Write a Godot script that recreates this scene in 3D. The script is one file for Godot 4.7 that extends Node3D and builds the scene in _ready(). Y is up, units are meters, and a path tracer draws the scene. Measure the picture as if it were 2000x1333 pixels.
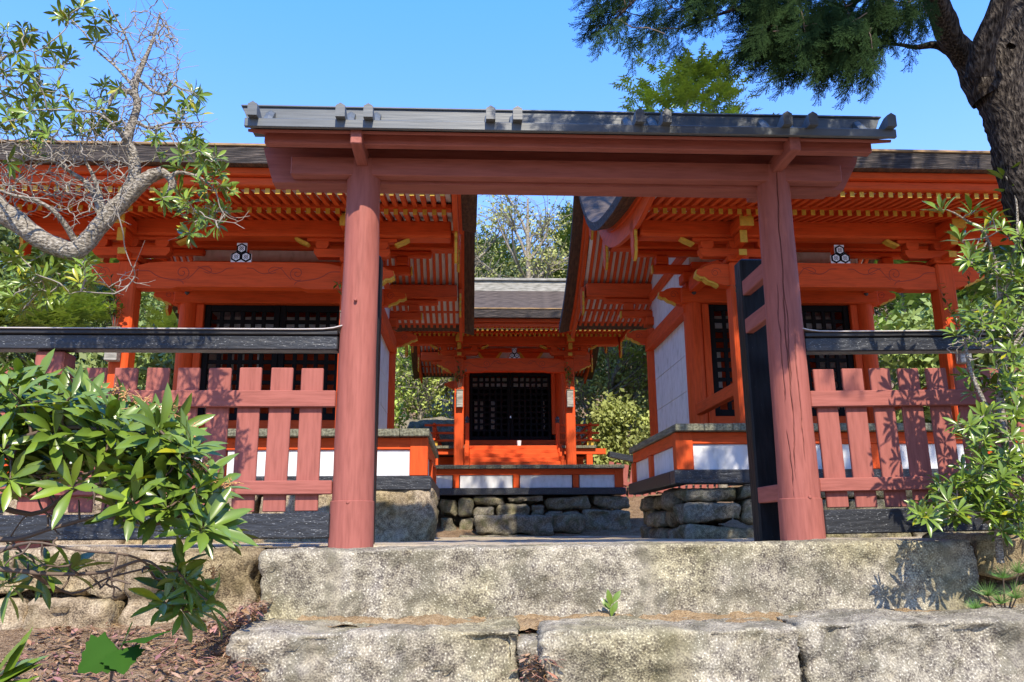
extends Node3D
# A small red shrine precinct behind a plank gate, seen from the stone steps below it.
# World: y up, metres, the gate stands along x at z = -5.53, its ground is y = 0.

const EYE := Vector3(0, 0.07, 0)
const FOCAL := 1600.0                     # focal length for a picture 2000 wide
var cam_basis := Basis()
var M := {}                               # materials
var mesh_cache := {}
var used_names := {}
var rng := RandomNumberGenerator.new()

# ---------------------------------------------------------------- small helpers
func rf(a: float, b: float) -> float:
	return rng.randf_range(a, b)

func at(px: float, py: float, z: float) -> Vector3:      # where the sight line of a photo point meets the plane at depth z
	var d: Vector3 = cam_basis * Vector3((px - 1000.0) / FOCAL, -(py - 666.5) / FOCAL, -1.0)
	return EYE + d * (z / d.z)

func numbered(called: String) -> String:
	var n: int = used_names.get(called, 0)
	used_names[called] = n + 1
	return called if n == 0 else "%s_%03d" % [called, n]

func thing(called: String, label: String, category: String, where := Vector3.ZERO, group := "") -> Node3D:
	var o := Node3D.new()
	o.name = numbered(called)
	add_child(o, true)
	o.position = where
	tag(o, label, category, group)
	return o

func tag(o: Node, label: String, category: String, group := "") -> void:
	o.set_meta("label", label)
	o.set_meta("category", category)
	if group != "":
		o.set_meta("group", group)

func part(parent: Node, called: String, mesh: Mesh, mat: Material, pos := Vector3.ZERO, rot := Vector3.ZERO) -> MeshInstance3D:
	var o := MeshInstance3D.new()
	o.name = called if parent != self else numbered(called)
	o.mesh = mesh
	if mat:
		o.material_override = mat
	o.position = pos
	o.rotation_degrees = rot
	parent.add_child(o, true)
	return o

func box(parent: Node, called: String, mat: Material, lo: Vector3, hi: Vector3, bevel := 0.006) -> MeshInstance3D:
	var s := (hi - lo).abs()
	return part(parent, called, cbox(s, bevel), mat, (lo + hi) * 0.5)

func poly(st: SurfaceTool, pts: Array, inside: Vector3) -> void:     # a flat convex polygon that faces away from a point inside
	var c := Vector3.ZERO
	for p in pts:
		c += p
	c /= pts.size()
	var n := Vector3.ZERO
	for i in range(1, pts.size() - 1):
		n += (pts[i] - pts[0]).cross(pts[i + 1] - pts[0])
	if n.length() < 1e-12:
		return
	n = n.normalized()
	var flip := n.dot(c - inside) > 0.0
	if not flip:
		n = -n
	st.set_normal(n)
	for i in range(1, pts.size() - 1):
		st.add_vertex(pts[0])
		if flip:
			st.add_vertex(pts[i + 1]); st.add_vertex(pts[i])
		else:
			st.add_vertex(pts[i]); st.add_vertex(pts[i + 1])

func begin() -> SurfaceTool:
	var st := SurfaceTool.new()
	st.begin(Mesh.PRIMITIVE_TRIANGLES)
	return st

func cbox(s: Vector3, b: float) -> ArrayMesh:            # a box with chamfered edges, kept for boxes of the same size
	var key := "%.3f %.3f %.3f %.4f" % [s.x, s.y, s.z, b]
	if mesh_cache.has(key):
		return mesh_cache[key]
	var st := begin()
	b = minf(b, minf(s.x, minf(s.y, s.z)) * 0.3)
	var h := s * 0.5
	var v := func(sx: int, sy: int, sz: int, axis: int) -> Vector3:
		var p := Vector3(h.x - b, h.y - b, h.z - b)
		p[axis] = h[axis]
		return p * Vector3(sx, sy, sz)
	for axis in 3:
		for sg in [-1, 1]:
			var pts := []
			for q in [[-1, -1], [1, -1], [1, 1], [-1, 1]]:
				var sn := [0, 0, 0]
				sn[axis] = sg
				sn[(axis + 1) % 3] = q[0]
				sn[(axis + 2) % 3] = q[1]
				pts.append(v.call(sn[0], sn[1], sn[2], axis))
			poly(st, pts, Vector3.ZERO)
	for axis in 3:
		var a1 := (axis + 1) % 3
		var a2 := (axis + 2) % 3
		for s1 in [-1, 1]:
			for s2 in [-1, 1]:
				var lo := [0, 0, 0]
				lo[axis] = -1; lo[a1] = s1; lo[a2] = s2
				var up := lo.duplicate()
				up[axis] = 1
				poly(st, [v.call(lo[0], lo[1], lo[2], a1), v.call(up[0], up[1], up[2], a1), v.call(up[0], up[1], up[2], a2), v.call(lo[0], lo[1], lo[2], a2)], Vector3.ZERO)
	for sx in [-1, 1]:
		for sy in [-1, 1]:
			for sz in [-1, 1]:
				poly(st, [v.call(sx, sy, sz, 0), v.call(sx, sy, sz, 1), v.call(sx, sy, sz, 2)], Vector3.ZERO)
	var m := st.commit()
	mesh_cache[key] = m
	return m

func prism(outline: PackedVector2Array, depth: float) -> ArrayMesh:      # an outline in x, y given thickness along z
	var st := begin()
	var idx := Geometry2D.triangulate_polygon(outline)
	var hz := depth * 0.5
	for k in range(0, idx.size(), 3):
		var a := outline[idx[k]]
		var b := outline[idx[k + 1]]
		var c := outline[idx[k + 2]]
		for sg in [-1.0, 1.0]:
			poly(st, [Vector3(a.x, a.y, hz * sg), Vector3(b.x, b.y, hz * sg), Vector3(c.x, c.y, hz * sg)], Vector3((a.x + b.x + c.x) / 3, (a.y + b.y + c.y) / 3, 0))
	var cw := Geometry2D.is_polygon_clockwise(outline)
	for i in outline.size():
		var a := outline[i]
		var b := outline[(i + 1) % outline.size()]
		var e := (b - a).normalized()
		var outw := Vector2(e.y, -e.x) if not cw else Vector2(-e.y, e.x)
		var mid := (a + b) * 0.5 - outw * 0.01
		poly(st, [Vector3(a.x, a.y, -hz), Vector3(b.x, b.y, -hz), Vector3(b.x, b.y, hz), Vector3(a.x, a.y, hz)], Vector3(mid.x, mid.y, 0))
	return st.commit()

func lathe(profile: Array, segs := 24) -> ArrayMesh:     # [radius, height] pairs from the bottom up
	var st := begin()
	for i in profile.size() - 1:
		for k in segs:
			var a0 := TAU * k / segs
			var a1 := TAU * (k + 1) / segs
			var p := func(j: int, a: float) -> Vector3:
				return Vector3(cos(a) * profile[j][0], profile[j][1], sin(a) * profile[j][0])
			var dr: float = profile[i + 1][0] - profile[i][0]
			var dy: float = profile[i + 1][1] - profile[i][1]
			var nn := func(a: float) -> Vector3:
				return Vector3(cos(a) * dy, -dr, sin(a) * dy).normalized()
			for t in [[[i, a0], [i, a1], [i + 1, a1]], [[i, a0], [i + 1, a1], [i + 1, a0]]]:
				for q in t:
					st.set_normal(nn.call(q[1]))
					st.add_vertex(p.call(q[0], q[1]))
	return st.commit()

func tube(st: SurfaceTool, pts: Array, radii: Array, sides := 6, wobble := 0.0) -> void:   # a limb through points, each with a radius
	var rings := []
	var up := Vector3(0.31, 0.2, 0.93)
	for i in pts.size():
		var d: Vector3 = (pts[mini(i + 1, pts.size() - 1)] - pts[maxi(i - 1, 0)]).normalized()
		var a := d.cross(up)
		if a.length() < 0.1:
			a = d.cross(Vector3(1, 0, 0))
		a = a.normalized()
		up = a.cross(d).normalized()
		var ring := []
		for k in sides:
			var t := TAU * k / sides
			var o := a * cos(t) + up * sin(t)
			var r: float = radii[i]
			if wobble > 0.0:
				r *= 1.0 + wobble * sin(3.0 * t + i * 0.7) + wobble * rf(-0.8, 0.8)
			ring.append([pts[i] + o * r, o])
		rings.append(ring)
	for i in pts.size() - 1:
		for k in sides:
			var k2 := (k + 1) % sides
			var q := [rings[i][k], rings[i][k2], rings[i + 1][k2], rings[i + 1][k]]
			for j in [0, 1, 2, 0, 2, 3]:
				st.set_normal(q[j][1])
				st.add_vertex(q[j][0])

func smooth(pts: Array, n: int) -> Array:                # Catmull-Rom through the points (Vector3 or float)
	var out := []
	for i in pts.size() - 1:
		var a = pts[maxi(i - 1, 0)]
		var b = pts[i]
		var c = pts[i + 1]
		var d = pts[mini(i + 2, pts.size() - 1)]
		for k in n:
			var t := float(k) / n
			out.append(0.5 * ((2.0 * b) + (c - a) * t + (2.0 * a - 5.0 * b + 4.0 * c - d) * t * t + (3.0 * b - a - 3.0 * c + d) * t * t * t))
	out.append(pts[-1])
	return out

func noise(seed_: int, freq: float, octaves := 3, kind := FastNoiseLite.TYPE_SIMPLEX_SMOOTH) -> FastNoiseLite:
	var n := FastNoiseLite.new()
	n.seed = seed_
	n.frequency = freq
	n.noise_type = kind
	n.fractal_octaves = octaves
	n.fractal_type = FastNoiseLite.FRACTAL_FBM if octaves > 1 else FastNoiseLite.FRACTAL_NONE
	return n

# ---------------------------------------------------------------- materials
func grey(seed_: int, freq: float, octaves: int, side := 512, kind := FastNoiseLite.TYPE_SIMPLEX_SMOOTH) -> PackedByteArray:
	var im := noise(seed_, freq, octaves, kind).get_seamless_image(side, side, false, false, 0.15, true)
	im.convert(Image.FORMAT_L8)
	return im.get_data()

func tex_grey(data: PackedByteArray, lo: int, hi: int, side := 512) -> ImageTexture:
	var out := PackedByteArray()
	out.resize(side * side * 3)
	for i in side * side:
		var v := lo + (hi - lo) * data[i] / 255
		out[i * 3] = v; out[i * 3 + 1] = v; out[i * 3 + 2] = v
	var im := Image.create_from_data(side, side, false, Image.FORMAT_RGB8, out)
	im.generate_mipmaps()
	return ImageTexture.create_from_image(im)

func tex_ramp(data: PackedByteArray, ramp: Array, side := 512, over := PackedByteArray(), over_from := 256, over_col := Color.WHITE, over2 := PackedByteArray(), over2_from := 256, over2_col := Color.BLACK, over2_soft := 30.0, over2_most := 0.85) -> ImageTexture:
	# colours (sRGB) along a grey map, with two kinds of patches laid over it where their own maps pass a level
	var table := []
	for v in 256:
		var t := v / 255.0 * (ramp.size() - 1)
		var k := mini(int(t), ramp.size() - 2)
		table.append(ramp[k].lerp(ramp[k + 1], t - k))
	var out := PackedByteArray()
	out.resize(side * side * 3)
	for i in side * side:
		var c: Color = table[data[i]]
		if over2_from < 256 and over2[i] > over2_from:
			c = c.lerp(over2_col, clampf((over2[i] - over2_from) / over2_soft, 0.0, over2_most))
		if over_from < 256 and over[i] > over_from:
			c = c.lerp(over_col, clampf((over[i] - over_from) / 16.0, 0.0, 0.9))
		out[i * 3] = c.r8; out[i * 3 + 1] = c.g8; out[i * 3 + 2] = c.b8
	var im := Image.create_from_data(side, side, false, Image.FORMAT_RGB8, out)
	im.generate_mipmaps()
	return ImageTexture.create_from_image(im)

func lin(r: float, g: float, b: float) -> Color:
	return Color(r, g, b).linear_to_srgb()

func mat(called: String, color: Color, rough := 0.7, tex: Texture2D = null, scale := Vector3.ONE, bump: Texture2D = null, bump_cm := 0.0, spec := 0.5) -> StandardMaterial3D:
	var m := StandardMaterial3D.new()
	m.resource_name = called
	m.albedo_color = color
	m.roughness = rough
	m.metallic_specular = spec
	if tex or bump:
		m.uv1_triplanar = true
		m.uv1_world_triplanar = true
		m.uv1_scale = scale
		m.uv1_triplanar_sharpness = 4.0
	if tex:
		m.albedo_texture = tex
	if bump:
		m.heightmap_enabled = true
		m.heightmap_texture = bump
		m.heightmap_scale = bump_cm
	M[called] = m
	return m

func leaf_mat(called: String, c: Color, rough := 0.4, back := 0.35) -> StandardMaterial3D:
	var m := mat(called, c, rough)
	m.vertex_color_use_as_albedo = true
	m.metallic_specular = 0.5
	m.backlight_enabled = true
	m.backlight = Color(back, back * 1.0, back * 0.35)
	m.cull_mode = BaseMaterial3D.CULL_DISABLED
	return m

func make_materials() -> void:
	var fine := grey(3, 0.012, 5)
	var mid := grey(7, 0.006, 4)
	var speck := grey(11, 0.07, 3)
	var wear := PackedByteArray()
	wear.resize(512 * 512)
	for i in 512 * 512:
		wear[i] = clampi((fine[i] * 2 + mid[i] * 2) / 4, 0, 255)
	var paint := tex_ramp(wear, [Color8(196, 192, 190), Color8(228, 226, 225), Color8(246, 246, 246)], 512, speck, 214, Color8(255, 255, 255))
	var worn := tex_grey(fine, 120, 255)
	var relief := tex_grey(fine, 0, 255)
	var X := Vector3(0.6, 6, 6)
	var Y := Vector3(6, 0.6, 6)
	var Z := Vector3(6, 6, 0.6)
	for g in [["x", X], ["y", Y], ["z", Z]]:
		mat("vermilion_" + g[0], lin(0.84, 0.112, 0.021), 0.6, paint, g[1], relief, 0.06, 0.3)
		mat("rose_" + g[0], lin(0.44, 0.15, 0.118), 0.6, paint, g[1], relief, 0.12, 0.28)
	# black paint with chips down to grey wood
	var chips := tex_ramp(fine, [Color8(38, 40, 44), Color8(48, 50, 53)], 512, speck, 192, Color8(165, 168, 168))
	var chips_few := tex_ramp(fine, [Color8(26, 27, 29), Color8(42, 43, 45)], 512, speck, 226, Color8(150, 152, 150))
	mat("black_x", Color.WHITE, 0.42, chips, Vector3(0.9, 3.4, 3.4), relief, 0.4)
	mat("black_y", Color.WHITE, 0.4, chips_few, Vector3(3.0, 0.5, 3.0), relief, 0.3, 0.25)
	mat("black_plain", lin(0.018, 0.018, 0.02), 0.5, paint, X, relief, 0.2)
	mat("roof_board", lin(0.135, 0.155, 0.165), 0.45, paint, Vector3(0.35, 5, 5), relief, 0.08)
	mat("lattice_black", lin(0.011, 0.011, 0.012), 0.75, null, Vector3.ONE, null, 0.0, 0.2)
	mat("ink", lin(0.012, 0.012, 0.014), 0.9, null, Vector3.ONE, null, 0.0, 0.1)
	mat("plaster", lin(0.74, 0.74, 0.73), 0.85, tex_ramp(wear, [Color8(196, 194, 188), Color8(240, 240, 238), Color8(252, 252, 252), Color8(255, 255, 255)]), Vector3(1.6, 0.8, 1.6), relief, 0.1)
	mat("soffit_white", lin(0.88, 0.85, 0.8), 0.8, tex_grey(mid, 235, 255), Vector3.ONE)
	mat("yellow", lin(0.80, 0.50, 0.045), 0.6, paint, Vector3(3, 3, 3))
	mat("carved_red", lin(0.28, 0.03, 0.012), 0.7)
	mat("rim_wood", lin(0.55, 0.34, 0.14), 0.7, worn, X)
	# cypress bark: layered courses at the eaves, weathered grey on top
	mat("bark_edge", Color.WHITE, 0.9, tex_ramp(fine, [Color8(28, 26, 26), Color8(58, 52, 48), Color8(120, 108, 98)]), Vector3(0.5, 9, 0.9), relief, 1.2)
	mat("bark_top", Color.WHITE, 0.65, tex_ramp(fine, [Color8(38, 35, 33), Color8(84, 75, 69), Color8(114, 103, 95)]), Vector3(0.4, 5, 5), relief, 0.6, 0.25)
	mat("bark_under", Color.WHITE, 0.9, tex_ramp(fine, [Color8(60, 42, 30), Color8(112, 82, 58)]), Vector3(3, 3, 0.8), relief, 0.8)
	mat("grey_wood", Color.WHITE, 0.7, tex_ramp(fine, [Color8(92, 90, 80), Color8(150, 146, 134), Color8(180, 176, 164)]), Vector3(0.5, 4, 4), relief, 0.6)
	mat("deck_wood", Color.WHITE, 0.7, tex_ramp(fine, [Color8(62, 60, 46), Color8(108, 106, 84), Color8(146, 144, 122)]), Vector3(4, 4, 0.5), relief, 0.6)
	mat("metal_cap", lin(0.5, 0.46, 0.44), 0.4)
	# stone
	var s1 := grey(31, 0.005, 6, 1024)
	var s2 := grey(37, 0.12, 3, 1024)
	var s3 := grey(41, 0.006, 5, 1024)
	var s4 := grey(43, 0.028, 5, 1024)
	var blend := PackedByteArray()
	blend.resize(1024 * 1024)
	for i in 1024 * 1024:
		blend[i] = clampi((s1[i] * 2 + s2[i] * 6 + s4[i] * 4) * 2 / 12 - 122, 0, 255)
	var stone_h := tex_grey(blend, 0, 255, 1024)
	var tan_ := tex_ramp(blend, [Color8(86, 80, 76), Color8(124, 117, 108), Color8(154, 147, 132), Color8(176, 168, 150), Color8(202, 195, 178)], 1024, s2, 188, Color8(232, 227, 214), s3, 150, Color8(108, 104, 90), 60.0, 0.5)
	mat("step_stone", lin(1, 1, 1), 0.95, tan_, Vector3.ONE * 0.55, stone_h, 0.4, 0.12).vertex_color_use_as_albedo = true
	var gold := tex_ramp(blend, [Color8(84, 74, 64), Color8(134, 120, 102), Color8(172, 156, 132), Color8(196, 182, 158)], 1024, s2, 210, Color8(214, 200, 172), s3, 155, Color8(96, 86, 66), 110.0, 0.6)
	mat("wall_stone", lin(1, 1, 1), 0.95, gold, Vector3.ONE * 0.6, stone_h, 0.45, 0.12).vertex_color_use_as_albedo = true
	var dull := tex_ramp(blend, [Color8(62, 58, 52), Color8(106, 100, 88), Color8(142, 135, 116), Color8(168, 162, 144)], 1024, s2, 208, Color8(186, 182, 168), s3, 150, Color8(84, 86, 62), 110.0, 0.6)
	mat("base_stone", lin(1, 1, 1), 0.95, dull, Vector3.ONE * 0.7, stone_h, 0.45, 0.12).vertex_color_use_as_albedo = true
	# ground
	mat("soil", Color.WHITE, 0.95, tex_ramp(blend, [Color8(80, 64, 50), Color8(132, 108, 84), Color8(170, 144, 114), Color8(198, 176, 148)], 1024), Vector3.ONE * 0.8, stone_h, 2.0, 0.2)
	mat("gravel", Color.WHITE, 0.95, tex_ramp(s2, [Color8(164, 146, 120), Color8(214, 198, 170), Color8(234, 222, 200)], 1024), Vector3.ONE * 1.6, stone_h, 1.0, 0.2)
	mat("sand", Color.WHITE, 0.95, tex_ramp(blend, [Color8(120, 96, 70), Color8(168, 142, 106), Color8(196, 172, 136)], 1024), Vector3.ONE * 1.2, stone_h, 1.0, 0.2)
	# plants
	mat("grey_bark", Color.WHITE, 0.9, tex_ramp(fine, [Color8(74, 68, 60), Color8(146, 138, 124), Color8(204, 198, 184)]), Vector3(5.0, 9.0, 9.0), relief, 1.2, 0.2)
	mat("dark_bark", Color.WHITE, 0.95, tex_ramp(fine, [Color8(18, 17, 16), Color8(50, 45, 42), Color8(84, 77, 70), Color8(134, 126, 114)]), Vector3(7.0, 2.0, 7.0), relief, 3.0, 0.15)
	mat("far_bark", Color.WHITE, 0.9, tex_ramp(fine, [Color8(98, 90, 78), Color8(146, 138, 122), Color8(180, 172, 156)]), Vector3(2, 2, 2))
	mat("twig_pale", lin(0.31, 0.275, 0.22), 0.8)
	mat("twig_brown", lin(0.13, 0.09, 0.062), 0.8)
	mat("bud", lin(0.55, 0.29, 0.11), 0.7)
	leaf_mat("glossy_leaf", lin(0.145, 0.225, 0.03), 0.30)
	leaf_mat("needle", lin(0.026, 0.05, 0.016), 0.7, 0.15)
	M.needle.metallic_specular = 0.1
	leaf_mat("far_leaf", lin(0.22, 0.26, 0.10), 0.6, 0.5)
	mat("litter", lin(0.31, 0.165, 0.095), 0.9).vertex_color_use_as_albedo = true
	mat("cup_white", lin(0.8, 0.8, 0.78), 0.3)
	mat("iron", lin(0.05, 0.05, 0.055), 0.4)
	mat("steel", lin(0.6, 0.62, 0.66), 0.3).metallic = 0.8
	mat("crest_white", lin(0.78, 0.82, 0.88), 0.6)

# ---------------------------------------------------------------- stones
func stone_mesh(size: Vector3, seed_: int, cell := 0.05, edge := 0.05, amp := 0.025, tint := Color(1, 1, 1), shear := 0.0) -> ArrayMesh:
	var st := begin()
	var h := size * 0.5
	edge = minf(edge, minf(h.x, minf(h.y, h.z)) * 0.8)
	var n1 := noise(seed_, 1.6, 3)
	var n2 := noise(seed_ + 5, 6.0, 4, FastNoiseLite.TYPE_SIMPLEX)
	var n3 := noise(seed_ + 9, 1.1, 3)
	n2.fractal_type = FastNoiseLite.FRACTAL_RIDGED
	var n4 := noise(seed_ + 3, 2.6, 2, FastNoiseLite.TYPE_CELLULAR)
	var n5 := noise(seed_ + 13, 0.9, 3)
	var n6 := noise(seed_ + 21, 1.0, 2)
	var off := Vector3(seed_ * 7.31, seed_ * 3.77, seed_ * 1.93)
	for axis in 3:
		var u := (axis + 1) % 3
		var v := (axis + 2) % 3
		var nu := maxi(2, int(ceil(size[u] / cell)))
		var nv := maxi(2, int(ceil(size[v] / cell)))
		for sg in [-1.0, 1.0]:
			var g := []
			var cols := []
			for i in nu + 1:
				for j in nv + 1:
					var p := Vector3.ZERO
					p[axis] = h[axis] * sg
					p[u] = lerpf(-h[u], h[u], float(i) / nu)
					p[v] = lerpf(-h[v], h[v], float(j) / nv)
					var q := p.clamp(-h + Vector3.ONE * edge, h - Vector3.ONE * edge)
					var d := (p - q).normalized()
					p = q + d * edge
					var flat := 1.0 - 0.65 * maxf(d.y, 0.0)
					p += d * flat * (amp * 1.2 * n1.get_noise_3dv(p + off) + amp * 0.5 * (n2.get_noise_3dv(p + off) - 0.2) + amp * 0.8 * (n4.get_noise_3dv(p + off) + 0.4) + amp * 0.55 * floorf(n3.get_noise_3dv(p * Vector3(1.6, 2.6, 1.6) + off * 2.0) * 7.0) / 3.0)
					var cr := absf(n6.get_noise_3dv(p * Vector3(0.7, 1.3, 0.7) + off))
					if cr < 0.03 and amp > 0.02:
						p -= d * 0.022 * (1.0 - cr / 0.03)
					p.x += p.y * shear
					g.append(p)
					var t := 0.97 + 0.34 * n3.get_noise_3dv(p * Vector3(5.0, 1.3, 5.0) + off)
					t = clampf(t, 0.5, 1.15)
					var ol := smoothstep(-0.1, 0.45, n5.get_noise_3dv(p + off))
					cols.append(Color(tint.r * t, tint.g * t, tint.b * (t - 0.02)) * Color(1, 1, 1).lerp(Color(0.94, 0.93, 0.78), ol))
			for i in nu:
				for j in nv:
					var a := i * (nv + 1) + j
					var b := a + nv + 1
					var order := [a, a + 1, b + 1, a, b + 1, b] if sg > 0 else [a, b, b + 1, a, b + 1, a + 1]
					for k in order:
						st.set_color(cols[k])
						st.add_vertex(g[k])
	st.generate_normals()
	st.index()
	return st.commit()

func stone(parent: Node, called: String, m: String, lo: Vector3, hi: Vector3, seed_: int, cell := 0.05, edge := 0.05, amp := 0.025, rot := Vector3.ZERO, tint := Color.WHITE, shear := 0.0) -> MeshInstance3D:
	return part(parent, called, stone_mesh((hi - lo).abs(), seed_, cell, edge, amp, tint, shear), M[m], (lo + hi) * 0.5, rot)

func stone_face(parent: Node, m: String, x0: float, x1: float, y0: float, y1: float, z: float, deep: float, rows: int, wide: float, seed_: int, turned := false) -> void:
	# rough courses of stones; turned lays them along z (x0, x1 are then depths and z an x)
	rng.seed = seed_
	var y := y0
	for r in rows:
		var hgt := (y1 - y0) / rows * rf(0.82, 1.18) if r < rows - 1 else y1 - y
		var x := x0 - rf(0.0, wide * 0.5)
		while x < x1 - 0.06:
			var w := wide * rf(0.55, 1.5)
			var a := maxf(x, x0)
			var b := minf(x + w, x1)
			if x1 - b < wide * 0.3:
				b = x1
			if b - a > 0.05:
				var g := 0.008
				var dz := rf(-0.05, 0.03)
				var tone := rf(0.88, 1.2)
				var top := y + hgt - g + rf(-0.03, 0.015)
				var lo := Vector3(a + g, y, z - deep + dz)
				var hi := Vector3(b - g, top, z + dz)
				if turned:
					lo = Vector3(z - deep + dz, y, a + g)
					hi = Vector3(z + dz, top, b - g)
				stone(parent, "stone", m, lo, hi, rng.randi() % 9999, 0.05, 0.055, 0.045, Vector3(0, 0, rf(-3.0, 3.0)), Color(tone, tone * rf(0.97, 1.0), tone * rf(0.9, 0.99)), rf(-0.25, 0.25))
			x = b
		y += hgt

# ---------------------------------------------------------------- the ground
func ground_height(x: float, z: float) -> float:
	var y := -0.03
	var brink := -5.2 if x < -1.0 or x > 3.2 else -5.42
	if z > brink:
		var t := (z + 4.95)
		y = -0.42 - 0.2 * t
		if x > -1.05:
			y = -0.42 - 0.2 * t - smoothstep(-1.05, -0.75, x) * (0.55 + 0.2 * clampf(t, 0, 2))
		y = maxf(y, -9.0)
	if z < -17.4:
		y += smoothstep(-17.4, -19.5, z) * 0.85
	if z < -19.0:
		var far := -19.0 - z
		y += far * 0.22 + maxf(0.0, far - 20.0) * 0.16
	var side := maxf(absf(x - 0.8) - 8.0, 0.0)
	if z < -6.0:
		y += side * 0.1
	return minf(y, 34.0)

func build_ground() -> void:
	var st := begin()
	var xs := []
	var zs := []
	for i in 97:
		var t := (i - 48) / 48.0
		xs.append(signf(t) * (absf(t) * 6.0 + pow(absf(t), 4) * 214.0))
		zs.append(-4.0 + signf(t) * (absf(t) * 7.0 + pow(absf(t), 4) * 213.0))
	xs.append_array([-1.05, -0.9, -0.75])
	zs.append_array([-4.95, -4.99, -5.05, -5.18, -5.22, -5.4, -5.45])
	xs.sort()
	zs.sort()
	var n := noise(5, 0.6, 4)
	var g := []
	for x in xs:
		for z in zs:
			g.append(Vector3(x, ground_height(x, z) + 0.03 * n.get_noise_2d(x * 2.0, z * 2.0) * (0.3 if z < -5.0 and z > -14.0 else 1.0), z))
	var w := zs.size()
	for i in xs.size() - 1:
		for j in w - 1:
			var a := i * w + j
			for k in [a, a + w + 1, a + 1, a, a + w, a + w + 1]:
				st.add_vertex(g[k])
	st.generate_normals()
	st.index()
	var o := part(self, "ground", st.commit(), M.soil)
	o.set_meta("kind", "structure")
	o.set_meta("label", "brown soil of the slope beside and behind the shrine")
	# the swept forecourt between the gate and the three shrines
	var f := begin()
	for i in 40:
		for j in 40:
			var q := []
			for c in [[0, 0], [1, 0], [1, 1], [0, 1]]:
				var x: float = lerpf(-6.5, 8.0, (i + c[0]) / 40.0)
				var z: float = lerpf(-17.3, -5.3, (j + c[1]) / 40.0)
				q.append(Vector3(x, ground_height(x, z) + 0.025 + 0.02 * n.get_noise_2d(x * 3.0, z * 3.0), z))
			for k in [0, 1, 2, 0, 2, 3]:
				f.add_vertex(q[k])
	f.generate_normals()
	f.index()
	var court := part(self, "path", f.commit(), M.gravel)
	court.set_meta("kind", "structure")
	court.set_meta("label", "pale swept gravel between the gate and the shrines")

func build_steps() -> void:
	var s := Node3D.new()
	s.name = "stone_stairs"
	add_child(s, true)
	s.set_meta("kind", "structure")
	s.set_meta("label", "broad stairs of huge rough stones below the gate")
	stone(s, "step_stone", "step_stone", Vector3(-1.21, -0.47, -5.5), Vector3(3.03, 0.0, -4.93), 11, 0.026, 0.032, 0.03, Vector3(0, -0.4, 0.35), Color(0.93, 0.92, 0.89))
	stone(s, "step_stone", "step_stone", Vector3(-1.19, -0.95, -5.15), Vector3(0.27, -0.40, -4.30), 23, 0.028, 0.03, 0.05, Vector3(0, 1.0, 0.3), Color(0.98, 0.96, 0.93))
	stone(s, "step_stone", "step_stone", Vector3(0.38, -0.95, -5.2), Vector3(1.69, -0.405, -4.28), 37, 0.028, 0.03, 0.05, Vector3(0, -1.5, 0.0), Color(0.93, 0.92, 0.89))
	stone(s, "step_stone", "step_stone", Vector3(1.72, -0.95, -5.2), Vector3(3.6, -0.38, -4.33), 41, 0.028, 0.035, 0.055, Vector3(0, -1.0, 0.4), Color(0.86, 0.86, 0.85))
	stone(s, "step_stone", "step_stone", Vector3(-1.0, -1.35, -4.5), Vector3(1.1, -0.85, -3.55), 53, 0.06, 0.07, 0.05)
	stone(s, "step_stone", "step_stone", Vector3(1.15, -1.35, -4.5), Vector3(3.3, -0.87, -3.6), 57, 0.06, 0.07, 0.05)
	stone(s, "joint_stone", "step_stone", Vector3(0.25, -0.95, -5.0), Vector3(0.40, -0.455, -4.37), 67, 0.03, 0.03, 0.03)
	# sandy earth packed on the treads
	var st := begin()
	var n := noise(77, 2.0, 3)
	for i in 180:
		for j in 14:
			var q := []
			for c in [[0, 0], [1, 0], [1, 1], [0, 1]]:
				var x: float = lerpf(-1.1, 3.4, (i + c[0]) / 180.0)
				var z: float = lerpf(-5.1, -4.6, (j + c[1]) / 14.0)
				q.append(Vector3(x, -0.392 + 0.05 * n.get_noise_2d(x, z * 2.0) + 0.02 * n.get_noise_2d(x * 7.0, z * 7.0) - 0.12 * (z + 4.95), z))
			for k in [0, 1, 2, 0, 2, 3]:
				st.add_vertex(q[k])
	st.generate_normals()
	st.index()
	var e := part(s, "packed_earth", st.commit(), M.sand)
	e.set_meta("kind", "stuff")

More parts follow.
